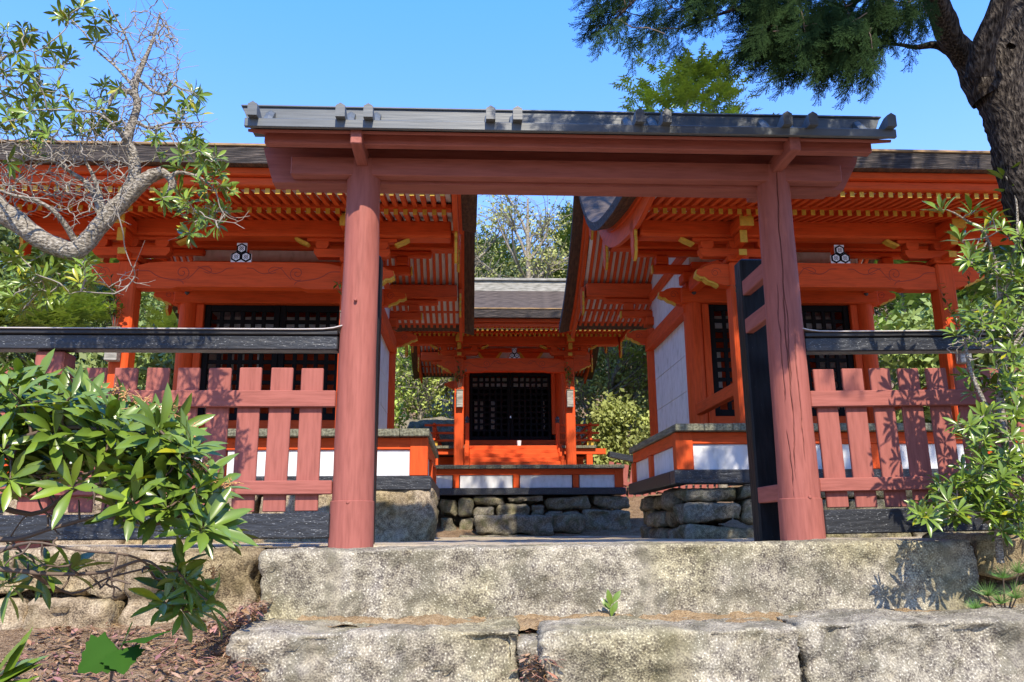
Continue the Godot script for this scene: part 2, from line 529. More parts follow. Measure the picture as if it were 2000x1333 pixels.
func build_retaining_walls() -> void:
	var w := thing("retaining_wall", "low rough stone wall under the left plank fence", "stone wall")
	var big := [[-1.98, -1.23, -0.50, -0.01, -4.94, 3, 0.85], [-2.95, -2.0, -0.27, 0.0, -4.96, 5, 1.0], [-3.9, -2.97, -0.25, 0.0, -4.98, 6, 0.95], [-2.5, -2.0, -0.62, -0.27, -4.90, 8, 1.05], [-3.2, -2.52, -0.62, -0.27, -4.92, 9, 1.1], [-4.2, -3.22, -0.62, -0.25, -4.92, 10, 0.95], [-5.2, -3.95, -0.3, 0.0, -4.98, 12, 1.0], [-5.3, -4.25, -0.7, -0.3, -4.95, 13, 1.0]]
	for b in big:
		var t: float = b[6]
		stone(w, "stone", "wall_stone", Vector3(b[0], b[2], b[4] - 0.6), Vector3(b[1], b[3], b[4]), b[5] * 17, 0.04, 0.06, 0.06, Vector3.ZERO, Color(t, t * 0.98, t * 0.95))
	var v := thing("retaining_wall", "dark stones at the right end of the stairs under the shrub", "stone wall")
	for b in [[3.06, 4.1, -0.22, 0.05, -5.0, 15, 0.85], [3.1, 3.7, -0.65, -0.25, -5.1, 16, 0.7], [3.72, 4.6, -0.65, -0.2, -5.05, 18, 0.8], [4.1, 5.4, -0.25, 0.08, -5.05, 19, 0.9]]:
		var t: float = b[6]
		stone(v, "stone", "wall_stone", Vector3(b[0], b[2], b[4] - 0.6), Vector3(b[1], b[3], b[4]), b[5] * 13, 0.05, 0.07, 0.06, Vector3.ZERO, Color(t, t, t * 0.95))

# ---------------------------------------------------------------- the gate
func post_mesh(r0: float, r1: float, h: float, cracks: Array, seed_: int) -> ArrayMesh:
	var st := begin()
	var segs := 220 if cracks.size() else 64
	var rows := 70
	var n := noise(seed_, 1.0, 2)
	var g := []
	var cols := []
	for i in rows + 1:
		var y := h * i / rows
		for k in segs + 1:
			var a := TAU * (k % segs) / segs
			var r := lerpf(r0, r1, float(i) / rows) + 0.004 * n.get_noise_2d(cos(a) * 0.6 + 4.0, y * 1.2 + sin(a))
			var dark := 1.0
			for c in cracks:
				if y > c[1] and y < c[2]:
					var ca: float = deg_to_rad(c[0] + c[3] * (y - c[1])) + 0.10 * n.get_noise_2d(y * 3.0, c[0]) 
					var w: float = c[4] * minf(1.0, 6.0 * minf(y - c[1], c[2] - y))
					var d := absf(wrapf(a - ca, -PI, PI)) * r
					if d < w:
						r -= 0.016 * (1.0 - d / w)
						dark = minf(dark, 0.45)
			g.append(Vector3(cos(a) * r, y, sin(a) * r))
			cols.append(Color(dark, dark, dark))
	var w2 := segs + 1
	for i in rows:
		for k in segs:
			var a := i * w2 + k
			for q in [a, a + 1, a + w2 + 1, a, a + w2 + 1, a + w2]:
				st.set_color(cols[q])
				st.add_vertex(g[q])
	st.generate_normals()
	st.index()
	return st.commit()

func build_gate() -> void:
	var t := thing("gate", "weathered rose red wooden gate with grey board roof and two round posts", "gate")
	var ry: Material = M.rose_y
	var rx: Material = M.rose_x
	var rz: Material = M.rose_z
	var cracked: StandardMaterial3D = ry.duplicate()
	cracked.vertex_color_use_as_albedo = true
	for k in 2:
		var x: float = [-0.77, 2.23][k]
		var cracks := [] if k == 0 else [[112.0, 1.0, 2.68, -9.0, 0.0036], [118.0, 0.40, 1.75, -12.0, 0.003], [88.0, 0.5, 1.5, -5.0, 0.0032], [132.0, 0.9, 1.9, -6.0, 0.0026], [126.0, 0.30, 0.8, 8.0, 0.0024]]
		var p := part(t, "post", post_mesh(0.137, 0.116, 2.72, cracks, 5 + k), cracked, Vector3(x, -0.04, -5.53))
		p.set_meta("label", ["smooth left post of the gate", "right post of the gate with long vertical cracks"][k])
		part(p, "base_sleeve", lathe([[0.146, 0.0], [0.143, 0.318], [0.138, 0.322], [0.13, 0.322]], 64), ry)
		for py in ([0.31, 1.66] if k == 0 else [0.325]):
			var a := deg_to_rad(94.0 if k == 0 else 84.0)
			part(p, "peg", lathe([[0.012, 0.0], [0.012, 0.012], [0.008, 0.017], [0.0, 0.018]], 12), ry, Vector3(cos(a) * 0.132, py, sin(a) * 0.132), Vector3(90, 0, 0))
		box(t, "rear_post", M.black_y, Vector3([-0.88, 2.125][k], -0.04, -6.21), Vector3([-0.69, 2.31][k], 2.17, -6.05), 0.014)
		for q in [[0.27, 0.385], [1.56, 1.675], [1.865, 1.985]]:
			box(t, "tie_beam", rz, Vector3(x - 0.1, q[0], -6.06), Vector3(x - 0.035, q[1], -5.5))
		box(t, "bracket_arm", rz, Vector3(x - 0.038, 2.615, -5.99), Vector3(x + 0.038, 2.725, -5.07))
	var lintel := PackedVector2Array([Vector2(-1.50, 2.80), Vector2(2.90, 2.80), Vector2(2.885, 2.745), Vector2(2.765, 2.532), Vector2(-1.42, 2.532), Vector2(-1.485, 2.745)])
	part(t, "lintel", prism(lintel, 0.125), rx, Vector3(0, 0, -5.5975))
	for zz in [-5.48, -5.712]:
		box(t, "clamping_beam", rx, Vector3(-1.275, 2.552, zz - 0.048), Vector3(2.715, 2.69, zz + 0.048))
	for s in [1.0, -1.0]:
		var z0: float = -5.53 + s * 0.31
		box(t, "eave_purlin", rx, Vector3(-1.405, 2.665, z0 - 0.035), Vector3(2.83, 2.762, z0 + 0.035))
	# the roof: two slopes of boards, soffit below, boxed ridge on top, sagging battens
	for s in [1.0, -1.0]:
		var eave := Vector3(0, 2.735, -5.53 + s * 0.47)
		var top := Vector3(0, 2.945, -5.53 + s * 0.02)
		var d := top - eave
		var ang := rad_to_deg(atan2(d.y, absf(d.z)))
		var mid := (eave + top) * 0.5
		part(t, "roof_board", cbox(Vector3(4.43, 0.05, d.length()), 0.004), M.roof_board, Vector3(0.715, mid.y + 0.004, mid.z), Vector3(ang * s, 0, 0))
		part(t, "soffit_board", cbox(Vector3(4.41, 0.02, d.length() - 0.03), 0.003), rx, Vector3(0.715, mid.y - 0.038, mid.z - s * 0.012), Vector3(ang * s, 0, 0))
		box(t, "fascia_board", M.roof_board, Vector3(-1.50, 2.703, -5.53 + s * 0.475), Vector3(2.93, 2.765, -5.53 + s * 0.505), 0.004)
	var ridge := PackedVector2Array([Vector2(-1.645, 3.075), Vector2(3.06, 3.075), Vector2(3.0, 2.92), Vector2(-1.585, 2.92)])
	part(t, "ridge_box", prism(ridge, 0.15), M.roof_board, Vector3(0, 0, -5.53))
	box(t, "ridge_cap", M.roof_board, Vector3(-1.655, 3.077, -5.62), Vector3(3.07, 3.092, -5.44))
	for px in [497, 667, 721, 958, 1010, 1246, 1298, 1531, 1580, 1731]:
		var x: float = at(px, 230, -5.04).x
		for s in [1.0, -1.0]:
			var st := begin()
			var secs := [[0.56, 0.012, 0.10], [0.51, 0.014, 0.098], [0.42, 0.03, 0.045], [0.28, 0.05, 0.05], [0.20, 0.09, 0.06], [0.16, 0.11, 0.12], [0.10, 0.135, 0.165], [0.078, 0.145, 0.16]]
			var rings := []
			for q in secs:
				var w := 0.031
				var b: float = 2.745 + q[1]
				rings.append([Vector3(-w, b, q[0] * s), Vector3(-w, b + q[2] - 0.02, q[0] * s), Vector3(0, b + q[2], q[0] * s), Vector3(w, b + q[2] - 0.02, q[0] * s), Vector3(w, b, q[0] * s)])
			for i in rings.size() - 1:
				for k in 5:
					var c: Vector3 = (rings[i][0] + rings[i][3] + rings[i + 1][0] + rings[i + 1][3]) * 0.25
					poly(st, [rings[i][k], rings[i][(k + 1) % 5], rings[i + 1][(k + 1) % 5]], c)
					poly(st, [rings[i][k], rings[i + 1][(k + 1) % 5], rings[i + 1][k]], c)
			poly(st, rings[0], Vector3(0, 2.8, 0.3 * s))
			poly(st, rings[-1], Vector3(0, 2.8, 0.3 * s))
			part(t, "batten", st.commit(), M.roof_board, Vector3(x, 0, -5.53))

func build_fence(x0: float, x1: float, first: float, pitch: float, label: String, post_x: float, rise: float) -> void:
	var t := thing("plank_fence", label, "fence", Vector3(x0, 0, 0))
	t.rotation.z = rise
	var lo := minf(0, x1 - x0)
	var up := maxf(0, x1 - x0)
	var sg := signf(x1 - x0)
	# a thin metal cap that turns up where it meets the gate post
	var cap := PackedVector2Array()
	var xs := [x1 - x0, 0.25 * sg, 0.1 * sg, 0.03 * sg, -0.03 * sg]
	var ys := [1.425, 1.425, 1.428, 1.436, 1.452]
	for i in 5:
		cap.append(Vector2(xs[i], ys[i]))
	for i in 5:
		cap.append(Vector2(xs[4 - i], ys[4 - i] + 0.007))
	part(t, "rail_cap", prism(cap, 0.18), M.metal_cap, Vector3(0, 0, -5.54))
	box(t, "cap_board", M.black_plain, Vector3(lo, 1.392, -5.615), Vector3(up, 1.424, -5.465))
	box(t, "top_rail", M.black_x, Vector3(lo, 1.29, -5.60), Vector3(up, 1.391, -5.48), 0.008)
	box(t, "rail", M.rose_x, Vector3(lo, 0.90, -5.515), Vector3(up, 1.012, -5.478), 0.006)
	box(t, "rail", M.rose_x, Vector3(lo, 0.325, -5.515), Vector3(up, 0.415, -5.478), 0.006)
	box(t, "sill_beam", M.black_x, Vector3(lo, 0.045, -5.60), Vector3(up, 0.205, -5.46), 0.008)
	var x := first - x0
	rng.seed = 91
	while x > lo + 0.05 and x < up - 0.05:
		if absf(x - (post_x - x0)) > 0.14:
			var w := rf(0.146, 0.152)
			part(t, "picket", cbox(Vector3(w, 0.955 + rf(-0.004, 0.006), 0.026), 0.005), M.rose_y, Vector3(x, 0.695, -5.531), Vector3(0, rf(-0.8, 0.8), rf(-0.35, 0.35)))
		x += pitch * sg
	var p := post_x - x0
	box(t, "fence_post", M.rose_y, Vector3(p - 0.095, -0.3, -5.70), Vector3(p + 0.095, 1.288, -5.52), 0.012)

# ---------------------------------------------------------------- a shrine
func bent_bar(pts: Array, w: float, h: float, capped := true) -> ArrayMesh:    # a bar through (z, y) points, its first end painted
	var st := begin()
	var rings := []
	for i in pts.size():
		var d: Vector2 = (pts[mini(i + 1, pts.size() - 1)] - pts[maxi(i - 1, 0)]).normalized()
		var n := Vector2(-d.y, d.x)
		if n.y < 0:
			n = -n
		if i == 0:
			n = Vector2(0, 1)
		var p: Vector2 = pts[i]
		var ring := []
		for q in [[-1, -1], [1, -1], [1, 1], [-1, 1]]:
			var o: Vector2 = p + n * (q[1] * h * 0.5)
			ring.append(Vector3(q[0] * w * 0.5, o.y, o.x))
		rings.append(ring)
	for i in rings.size() - 1:
		var c: Vector3 = (rings[i][0] + rings[i][2] + rings[i + 1][0] + rings[i + 1][2]) * 0.25
		for k in 4:
			poly(st, [rings[i][k], rings[i][(k + 1) % 4], rings[i + 1][(k + 1) % 4], rings[i + 1][k]], c)
	var inside: Vector3 = (rings[0][0] + rings[1][2]) * 0.5
	poly(st, rings[-1], inside)
	st.set_material(M.vermilion_z)
	if not capped:
		poly(st, rings[0], inside)
		return st.commit()
	var m := st.commit()
	var c2 := begin()
	var dz: float = signf(rings[0][0].z - rings[1][0].z) * 0.004
	var face := []
	for v in rings[0]:
		face.append(v + Vector3(0, 0, dz))
	poly(c2, face, inside)
	for k in 4:
		poly(c2, [rings[0][k], rings[0][(k + 1) % 4], face[(k + 1) % 4], face[k]], inside)
	c2.set_material(M.yellow)
	return c2.commit(m)

func dense(pts: Array, n := 6) -> Array:
	var v := []
	for p in pts:
		v.append(Vector3(p[0], p[1], 0))
	return smooth(v, n)

func height_on(line: Array, z: float) -> float:
	for i in line.size() - 1:
		var a: Vector3 = line[i]
		var b: Vector3 = line[i + 1]
		if z >= minf(a.x, b.x) and z <= maxf(a.x, b.x):
			return lerpf(a.y, b.y, (z - a.x) / (b.x - a.x))
	return line[0].y if absf(z - line[0].x) < absf(z - line[-1].x) else line[-1].y

func roof_mesh(line: Array, half: float, thick: float) -> ArrayMesh:
	var xs := []
	for i in 41:
		xs.append(lerpf(-half, half, i / 40.0))
	xs.append_array([-half + 0.02, -half + 0.05, -half + 0.09, half - 0.02, half - 0.05, half - 0.09])
	xs.sort()
	var top := func(x: float, i: int) -> Vector3:
		var e := smoothstep(half - 0.5, half, absf(x))
		var q := maxf(0.0, (absf(x) - (half - 0.1)) / 0.1)
		return Vector3(x, line[i].y - 0.07 * e * e - 0.05 * q * q, line[i].x)
	var low := func(x: float, i: int) -> Vector3:
		var e := smoothstep(half - 0.5, half, absf(x))
		return Vector3(x, line[i].y - thick - 0.07 * e * e, line[i].x)
	var a := begin()
	var u := begin()
	var e_ := begin()
	for i in line.size() - 1:
		for k in xs.size() - 1:
			for q in [[k, i], [k + 1, i + 1], [k + 1, i], [k, i], [k, i + 1], [k + 1, i + 1]]:
				a.add_vertex(top.call(xs[q[0]], q[1]))
			for q in [[k, i], [k + 1, i], [k + 1, i + 1], [k, i], [k + 1, i + 1], [k, i + 1]]:
				u.add_vertex(low.call(xs[q[0]], q[1]))
	var last: int = line.size() - 1
	for k in xs.size() - 1:
		for i in [0, last]:
			poly(e_, [low.call(xs[k], i), low.call(xs[k + 1], i), top.call(xs[k + 1], i), top.call(xs[k], i)], Vector3(xs[k], line[last / 2].y, line[last / 2].x))
	for i in last:
		for x in [-half, half]:
			poly(e_, [low.call(x, i), low.call(x, i + 1), top.call(x, i + 1), top.call(x, i)], Vector3(0, line[i].y, line[i].x))
	a.generate_normals()
	u.generate_normals()
	a.set_material(M.bark_top)
	u.set_material(M.bark_under)
	e_.set_material(M.bark_edge)
	var m := a.commit()
	u.commit(m)
	e_.commit(m)
	return m

func strip(line_top: Array, line_low: Array, x0: float, x1: float) -> ArrayMesh:     # a board whose edges follow two lines in the plane across x
	var st := begin()
	for i in line_top.size() - 1:
		var t0: Vector3 = line_top[i]
		var t1: Vector3 = line_top[i + 1]
		var l0: Vector3 = line_low[i]
		var l1: Vector3 = line_low[i + 1]
		var c := Vector3((x0 + x1) * 0.5, (t0.y + t1.y + l0.y + l1.y) * 0.25, (t0.x + t1.x) * 0.5)
		for x in [x0, x1]:
			poly(st, [Vector3(x, t0.y, t0.x), Vector3(x, t1.y, t1.x), Vector3(x, l1.y, l1.x), Vector3(x, l0.y, l0.x)], c)
		poly(st, [Vector3(x0, t0.y, t0.x), Vector3(x1, t0.y, t0.x), Vector3(x1, t1.y, t1.x), Vector3(x0, t1.y, t1.x)], c)
		poly(st, [Vector3(x0, l0.y, l0.x), Vector3(x1, l0.y, l0.x), Vector3(x1, l1.y, l1.x), Vector3(x0, l1.y, l1.x)], c)
		for e in ([0] if i == 0 else []) + ([1] if i == line_top.size() - 2 else []):
			var t: Vector3 = [t0, t1][e]
			var l: Vector3 = [l0, l1][e]
			poly(st, [Vector3(x0, t.y, t.x), Vector3(x1, t.y, t.x), Vector3(x1, l.y, l.x), Vector3(x0, l.y, l.x)], c)
	return st.commit()

func lifted(line: Array, dy: float) -> Array:
	var out := []
	for p in line:
		out.append(p + Vector3(0, dy, 0))
	return out

func hexagon(r: float) -> PackedVector2Array:
	var p := PackedVector2Array()
	for k in 6:
		p.append(Vector2(cos(PI / 6 + k * PI / 3), sin(PI / 6 + k * PI / 3)) * r)
	return p

func nosing(parent: Node, at_: Vector3, s: float, size: float, depth: float) -> void:   # a carved beam end with a yellow lower lip
	var o := [[0, 0.5], [0.5, 0.5], [0.72, 0.42], [0.84, 0.30], [1.0, 0.26], [1.04, 0.06], [0.9, -0.06], [0.78, -0.06], [0.66, -0.22], [0.5, -0.28], [0.34, -0.42], [0.0, -0.5]]
	var a := PackedVector2Array()
	var b := PackedVector2Array()
	for q in o:
		a.append(Vector2(q[0] * s, q[1] * 0.72) * size)
		if q[0] > 0.3:
			b.append(Vector2(q[0] * 1.02 * s, q[1] * 0.72 - (0.06 if q[1] < 0.2 else -0.0)) * size)
	var n := part(parent, "carved_nosing", prism(a, depth), M.vermilion_x, at_)
	part(n, "gilt_lip", prism(b, depth - 0.03), M.yellow)
	var sp := []
	for k in 22:
		var t := k / 21.0
		var ang := t * 9.5
		var r := (0.16 - 0.12 * t) * size
		sp.append(Vector3((0.42 + 0.05 * t) * size * s + cos(ang) * r, 0.08 * size + sin(ang) * r, depth * 0.5 + 0.001))
	carve(n, sp, 0.006)

func carve(parent: Node, pts: Array, w: float) -> void:      # a painted groove along points on a face towards +z
	var st := begin()
	for i in pts.size() - 1:
		var d: Vector3 = (pts[i + 1] - pts[i]).normalized()
		var d2: Vector3 = (pts[mini(i + 2, pts.size() - 1)] - pts[i]).normalized()
		var d0: Vector3 = (pts[i + 1] - pts[maxi(i - 1, 0)]).normalized()
		var na := Vector3(-d0.y, d0.x, 0) * w * 0.5
		var nb := Vector3(-d2.y, d2.x, 0) * w * 0.5
		poly(st, [pts[i] - na, pts[i] + na, pts[i + 1] + nb, pts[i + 1] - nb], pts[i] - Vector3(0, 0, 1))
	part(parent, "carved_scroll", st.commit(), M.carved_red)

func build_shrine(called: String, label: String, where: Vector3, slab: float, r: float, raised: bool) -> Node3D:
	var t := thing(called, label, "shrine", where, "three small red shrines round the forecourt")
	var vx: Material = M.vermilion_x
	var vy: Material = M.vermilion_y
	var vz: Material = M.vermilion_z
	# platform: deck planks on a low plastered wall with posts
	var deck_back := -2.1 if not raised else -5.2
	var half := 2.12 if not raised else 2.27
	for k in 14:
		var a := lerpf(-half, half, k / 14.0)
		var b := lerpf(-half, half, (k + 1) / 14.0)
		box(t, "deck_plank", M.deck_wood, Vector3(a + 0.002, slab - 0.075, deck_back), Vector3(b - 0.002, slab + 0.002 * (k % 3), 0.455 + 0.003 * (k % 4)), 0.006)
	var hw := half - 0.11
	var posts := [-hw, -1.25, 0.0, 1.25, hw]
	box(t, "platform_beam", vx, Vector3(-hw - 0.075, slab - 0.20, 0.24), Vector3(hw + 0.075, slab - 0.077, 0.35))
	for k in 4:
		box(t, "plaster_panel", M.plaster, Vector3(posts[k] + 0.08, slab - 0.465, 0.27), Vector3(posts[k + 1] - 0.08, slab - 0.202, 0.325), 0.003)
	for k in 5:
		var w := 0.092 if k in [0, 4] else 0.062
		box(t, "platform_post", vy, Vector3(posts[k] - w, slab - 0.468, 0.22 if k in [0, 4] else 0.25), Vector3(posts[k] + w, slab - (0.0775 if k in [0, 4] else 0.203), 0.362), 0.008)
	box(t, "ground_sill", M.black_x, Vector3(-hw - 0.13, slab - 0.61, 0.2), Vector3(hw + 0.13, slab - 0.47, 0.41), 0.008)
	for s in [-1.0, 1.0]:
		var xx: float = hw * s
		box(t, "platform_beam", vz, Vector3(xx - s * 0.04, slab - 0.20, deck_back + 0.1), Vector3(xx + s * 0.075, slab - 0.077, 0.2))
		box(t, "ground_sill", M.black_plain, Vector3(xx - s * 0.05, slab - 0.61, deck_back), Vector3(xx + s * 0.13, slab - 0.471, 0.195), 0.008)
		var zs := [0.2, (0.2 + deck_back) * 0.5, deck_back + 0.1] if not raised else [0.2, -1.5, -3.3, deck_back + 0.1]
		for k in zs.size() - 1:
			box(t, "plaster_panel", M.plaster, Vector3(xx - s * 0.03, slab - 0.465, zs[k + 1] + 0.05), Vector3(xx + s * 0.045, slab - 0.202, zs[k] - 0.0), 0.003)
			box(t, "platform_post", vy, Vector3(xx - s * 0.05, slab - 0.468, zs[k + 1] - 0.08), Vector3(xx + s * 0.085, slab - 0.203, zs[k + 1] + 0.06), 0.008)
	# porch columns
	for s in [-1.0, 1.0]:
		var x: float = 1.205 * s
		var top := 3.005 + r
		part(t, "column", cbox(Vector3(0.205, top - slab, 0.205), 0.02), vy, Vector3(x, (top + slab) * 0.5, 0))
		nosing(t, Vector3(x + s * 0.103, 2.85 + r, 0), s, 0.36, 0.14)
		# brackets over the column
		box(t, "bearing_block", vx, Vector3(x - 0.12, 3.007 + r, -0.12), Vector3(x + 0.12, 3.075 + r, 0.12), 0.012)
		var arm := PackedVector2Array([Vector2(-0.42, 0.095), Vector2(0.42, 0.095), Vector2(0.42, 0.05), Vector2(0.38, 0.0), Vector2(-0.38, 0.0), Vector2(-0.42, 0.05)])
		part(t, "bracket_arm", prism(arm, 0.11), vx, Vector3(x, 3.077 + r, 0))
		for k in [-1, 0, 1]:
			var blk := PackedVector2Array([Vector2(-0.05, 0), Vector2(0.05, 0), Vector2(0.072, 0.035), Vector2(0.072, 0.085), Vector2(-0.072, 0.085), Vector2(-0.072, 0.035)])
			part(t, "bearing_block", prism(blk, 0.13), vx, Vector3(x + 0.33 * k, 3.174 + r, 0))
		box(t, "bracket_beam", vx, Vector3(x - 0.5, 3.261 + r, -0.055), Vector3(x + 0.5, 3.30 + r, 0.055))
		for k in [-1.0, 1.0]:
			var lip := PackedVector2Array([Vector2(0, 0.0), Vector2(0.03, -0.02), Vector2(0.07, 0.0), Vector2(0.12, 0.02), Vector2(0.17, 0.055), Vector2(0.16, 0.08), Vector2(0.10, 0.05), Vector2(0.05, 0.025)])
			var q := PackedVector2Array()
			for v in lip:
				q.append(Vector2(v.x * k, v.y))
			part(t, "gilt_lip", prism(q, 0.09), M.yellow, Vector3(x + k * 0.47, 3.235 + r, 0.01))
		# three stepped noses towards the front with yellow ends
		for q in [[0.075, 3.295, 3.43, 0.46], [0.038, 3.15, 3.29, 0.33], [0.042, 3.02, 3.085, 0.27]]:
			box(t, "beam_nose", vz, Vector3(x - q[0], q[1] + r, 0.122), Vector3(x + q[0], q[2] + r, q[3]), 0.006)
			box(t, "gilt_end", M.yellow, Vector3(x - q[0] - 0.003, q[1] + r - 0.003, q[3] + 0.001), Vector3(x + q[0] + 0.003, q[2] + r + 0.003, q[3] + 0.012), 0.003)
		# curved tie back to the body
		part(t, "curved_tie", bent_bar([Vector2(-0.1, 2.92 + r), Vector2(-0.5, 3.12 + r), Vector2(-1.1, 3.26 + r), Vector2(-1.77, 3.3 + r)], 0.12, 0.2, false), null, Vector3(x, 0, 0))
	# the carved rainbow beam between the columns, with its scrolls
	var rb := PackedVector2Array([Vector2(-1.10, 2.695), Vector2(-0.72, 2.695), Vector2(-0.66, 2.715), Vector2(0.66, 2.715), Vector2(0.72, 2.695), Vector2(1.10, 2.695), Vector2(1.10, 2.955), Vector2(0.98, 2.985), Vector2(0.8, 3.0), Vector2(-0.8, 3.0), Vector2(-0.98, 2.985), Vector2(-1.10, 2.955)])
	var beam := part(t, "rainbow_beam", prism(rb, 0.15), vx, Vector3(0, r, 0))
	part(beam, "beam_chamfer", cbox(Vector3(1.40, 0.03, 0.155), 0.012), vx, Vector3(0, 2.735, 0))
	for s in [-1.0, 1.0]:
		var sc := []
		for k in 40:
			var tt := k / 39.0
			var ang := -1.0 - tt * 10.0
			var rad := 0.012 + 0.075 * (1.0 - tt)
			sc.append(Vector3(s * (0.62 + cos(ang) * rad), 2.875 + sin(ang) * rad, 0.0765))
		sc.reverse()
		carve(beam, sc, 0.008)
		var wave := []
		for q in [[0.56, 2.80], [0.50, 2.86], [0.44, 2.93], [0.36, 2.945], [0.31, 2.91], [0.33, 2.87], [0.39, 2.885]]:
			wave.append(Vector3(q[0] * s, q[1], 0.0765))
		carve(beam, smooth(wave, 5), 0.007)
		wave = []
		for q in [[0.36, 2.945], [0.26, 2.90], [0.18, 2.865], [0.10, 2.885], [0.04, 2.925], [-0.03, 2.93]]:
			wave.append(Vector3((q[0] + 0.1) * s, q[1], 0.0775))
		carve(beam, smooth(wave, 5), 0.007)
		wave = []
		for q in [[1.09, 2.895], [0.98, 2.89], [0.90, 2.84], [0.82, 2.81], [0.70, 2.79], [0.62, 2.775], [0.60, 2.745]]:
			wave.append(Vector3(q[0] * s, q[1], 0.0765))
		carve(beam, smooth(wave, 5), 0.008)
	# frog-leg strut and the crest of three hexagons
	var leg := PackedVector2Array([Vector2(-0.10, 0), Vector2(0.10, 0), Vector2(0.05, 0.10), Vector2(0.05, 0.22), Vector2(-0.05, 0.22), Vector2(-0.05, 0.10)])
	part(t, "frog_leg_strut", prism(leg, 0.08), vx, Vector3(0, 3.002 + r, -0.02))
	var crest := Node3D.new()
	crest.name = "crest"
	crest.position = Vector3(0, 3.0 + r, 0.072)
	t.add_child(crest)
	box(crest, "crest_board", M.crest_white, Vector3(-0.112, 0.0, -0.02), Vector3(0.112, 0.10, 0.0), 0.002)
	box(crest, "crest_board", M.crest_white, Vector3(-0.056, 0.1, -0.02), Vector3(0.056, 0.225, -0.001), 0.002)
	for c in [Vector2(-0.0535, 0.062), Vector2(0.0535, 0.062), Vector2(0, 0.158)]:
		var h := part(crest, "hexagon", prism(hexagon(0.0625), 0.006), M.ink, Vector3(c.x, c.y, 0.003))
		part(h, "hexagon_field", prism(hexagon(0.043), 0.006), M.crest_white, Vector3(0, 0, 0.002))
		for k in 4:
			var a := PI / 4 + k * PI / 2
			var d := PackedVector2Array([Vector2(0, -0.0145), Vector2(0.0145, 0), Vector2(0, 0.0145), Vector2(-0.0145, 0)])
			var pos := Vector2(cos(a), sin(a)) * 0.0165
			part(h, "crest_diamond", prism(d, 0.006), M.ink, Vector3(pos.x, pos.y, 0.004))
			var d2 := PackedVector2Array()
			for v in d:
				d2.append(v * 0.55)
			part(h, "crest_petal", prism(d2, 0.006), M.crest_white, Vector3(pos.x, pos.y, 0.0055))
	# front eave purlin, body purlins
	box(t, "purlin", vx, Vector3(-2.31, 3.303 + r, -0.11), Vector3(2.31, 3.505 + r, 0.11), 0.02)
	for z in [-1.9, -4.3]:
		box(t, "purlin", vx, Vector3(-2.31, 3.84 + r, z - 0.1), Vector3(2.31, 4.08 + r, z + 0.1), 0.02)
	box(t, "ridge_purlin", vx, Vector3(-2.31, 4.72 + r, -3.2), Vector3(2.31, 4.98 + r, -3.0), 0.02)
	# body: round columns, tie beams, plaster sides, lattice doors
	for s in [-1.0, 1.0]:
		for z in [-1.9, -4.3]:
			part(t, "body_column", lathe([[0.125, slab], [0.122, 3.3 + r]], 28), vy, Vector3(1.2 * s, 0, z))
			nosing(t, Vector3(1.31 * s, 3.16 + r, z), s, 0.34, 0.11)
			box(t, "bracket_arm", vx, Vector3(1.1 * s, 3.50 + r, z - 0.055), Vector3(1.72 * s, 3.62 + r, z + 0.055), 0.02)
			box(t, "gilt_end", M.yellow, Vector3(1.722 * s, 3.50 + r, z - 0.05), Vector3(1.74 * s, 3.61 + r, z + 0.05), 0.003)
			box(t, "bearing_block", vx, Vector3(1.2 * s - 0.13, 3.36 + r, z - 0.13), Vector3(1.2 * s + 0.13, 3.495 + r, z + 0.13), 0.012)
			box(t, "bearing_block", vx, Vector3(1.6 * s - 0.08, 3.625 + r, z - 0.08), Vector3(1.6 * s + 0.08, 3.74 + r, z + 0.08), 0.012)
			box(t, "bracket_beam", vx, Vector3(1.05 * s, 3.745 + r, z - 0.05), Vector3(2.0 * s, 3.835 + r, z + 0.05), 0.02)
		var low := slab + 0.14 if not raised else 2.02
		box(t, "side_beam", vz, Vector3(1.12 * s, 2.93 + r, -4.35), Vector3(1.335 * s, 3.14 + r, -1.85))
		box(t, "side_beam", vz, Vector3(1.13 * s, low, -4.28), Vector3(1.30 * s, low + 0.17, -1.92))
		for k in 3:
			var a := lerpf(low + 0.172, 2.928 + r, k / 3.0)
			var b := lerpf(low + 0.172, 2.928 + r, (k + 1) / 3.0)
			box(t, "side_panel", M.plaster, Vector3(1.15 * s, a + 0.002, -4.19), Vector3((1.222 + 0.002 * k) * s, b - 0.002, -2.01), 0.004)
		var gab := PackedVector2Array([Vector2(1.9, 3.142 + r), Vector2(1.9, 4.05 + r), Vector2(3.1, 4.9 + r), Vector2(4.3, 4.05 + r), Vector2(4.3, 3.142 + r)])
		part(t, "gable_panel", prism(gab, 0.03), M.plaster, Vector3(1.19 * s, 0, 0), Vector3(0, 90, 0))
		box(t, "gable_beam", vz, Vector3(1.17 * s, 3.76 + r, -4.2), Vector3(1.26 * s, 3.9 + r, -2.0))
		box(t, "gable_strut", vy, Vector3(1.17 * s, 3.902 + r, -3.19), Vector3(1.255 * s, 4.72 + r, -3.01))
		if not raised:
			box(t, "side_rail", vz, Vector3((1.205 - 0.05) * s, 1.52, -1.79), Vector3((1.205 + 0.05) * s, 1.665, -0.1))
			box(t, "threshold", M.deck_wood, Vector3(1.0 * s, slab + 0.01, -1.5), Vector3(1.85 * s, slab + 0.075, -0.9))
	box(t, "front_beam", vx, Vector3(-1.37, 3.055 + r, -2.0), Vector3(1.37, 3.265 + r, -1.765), 0.012)
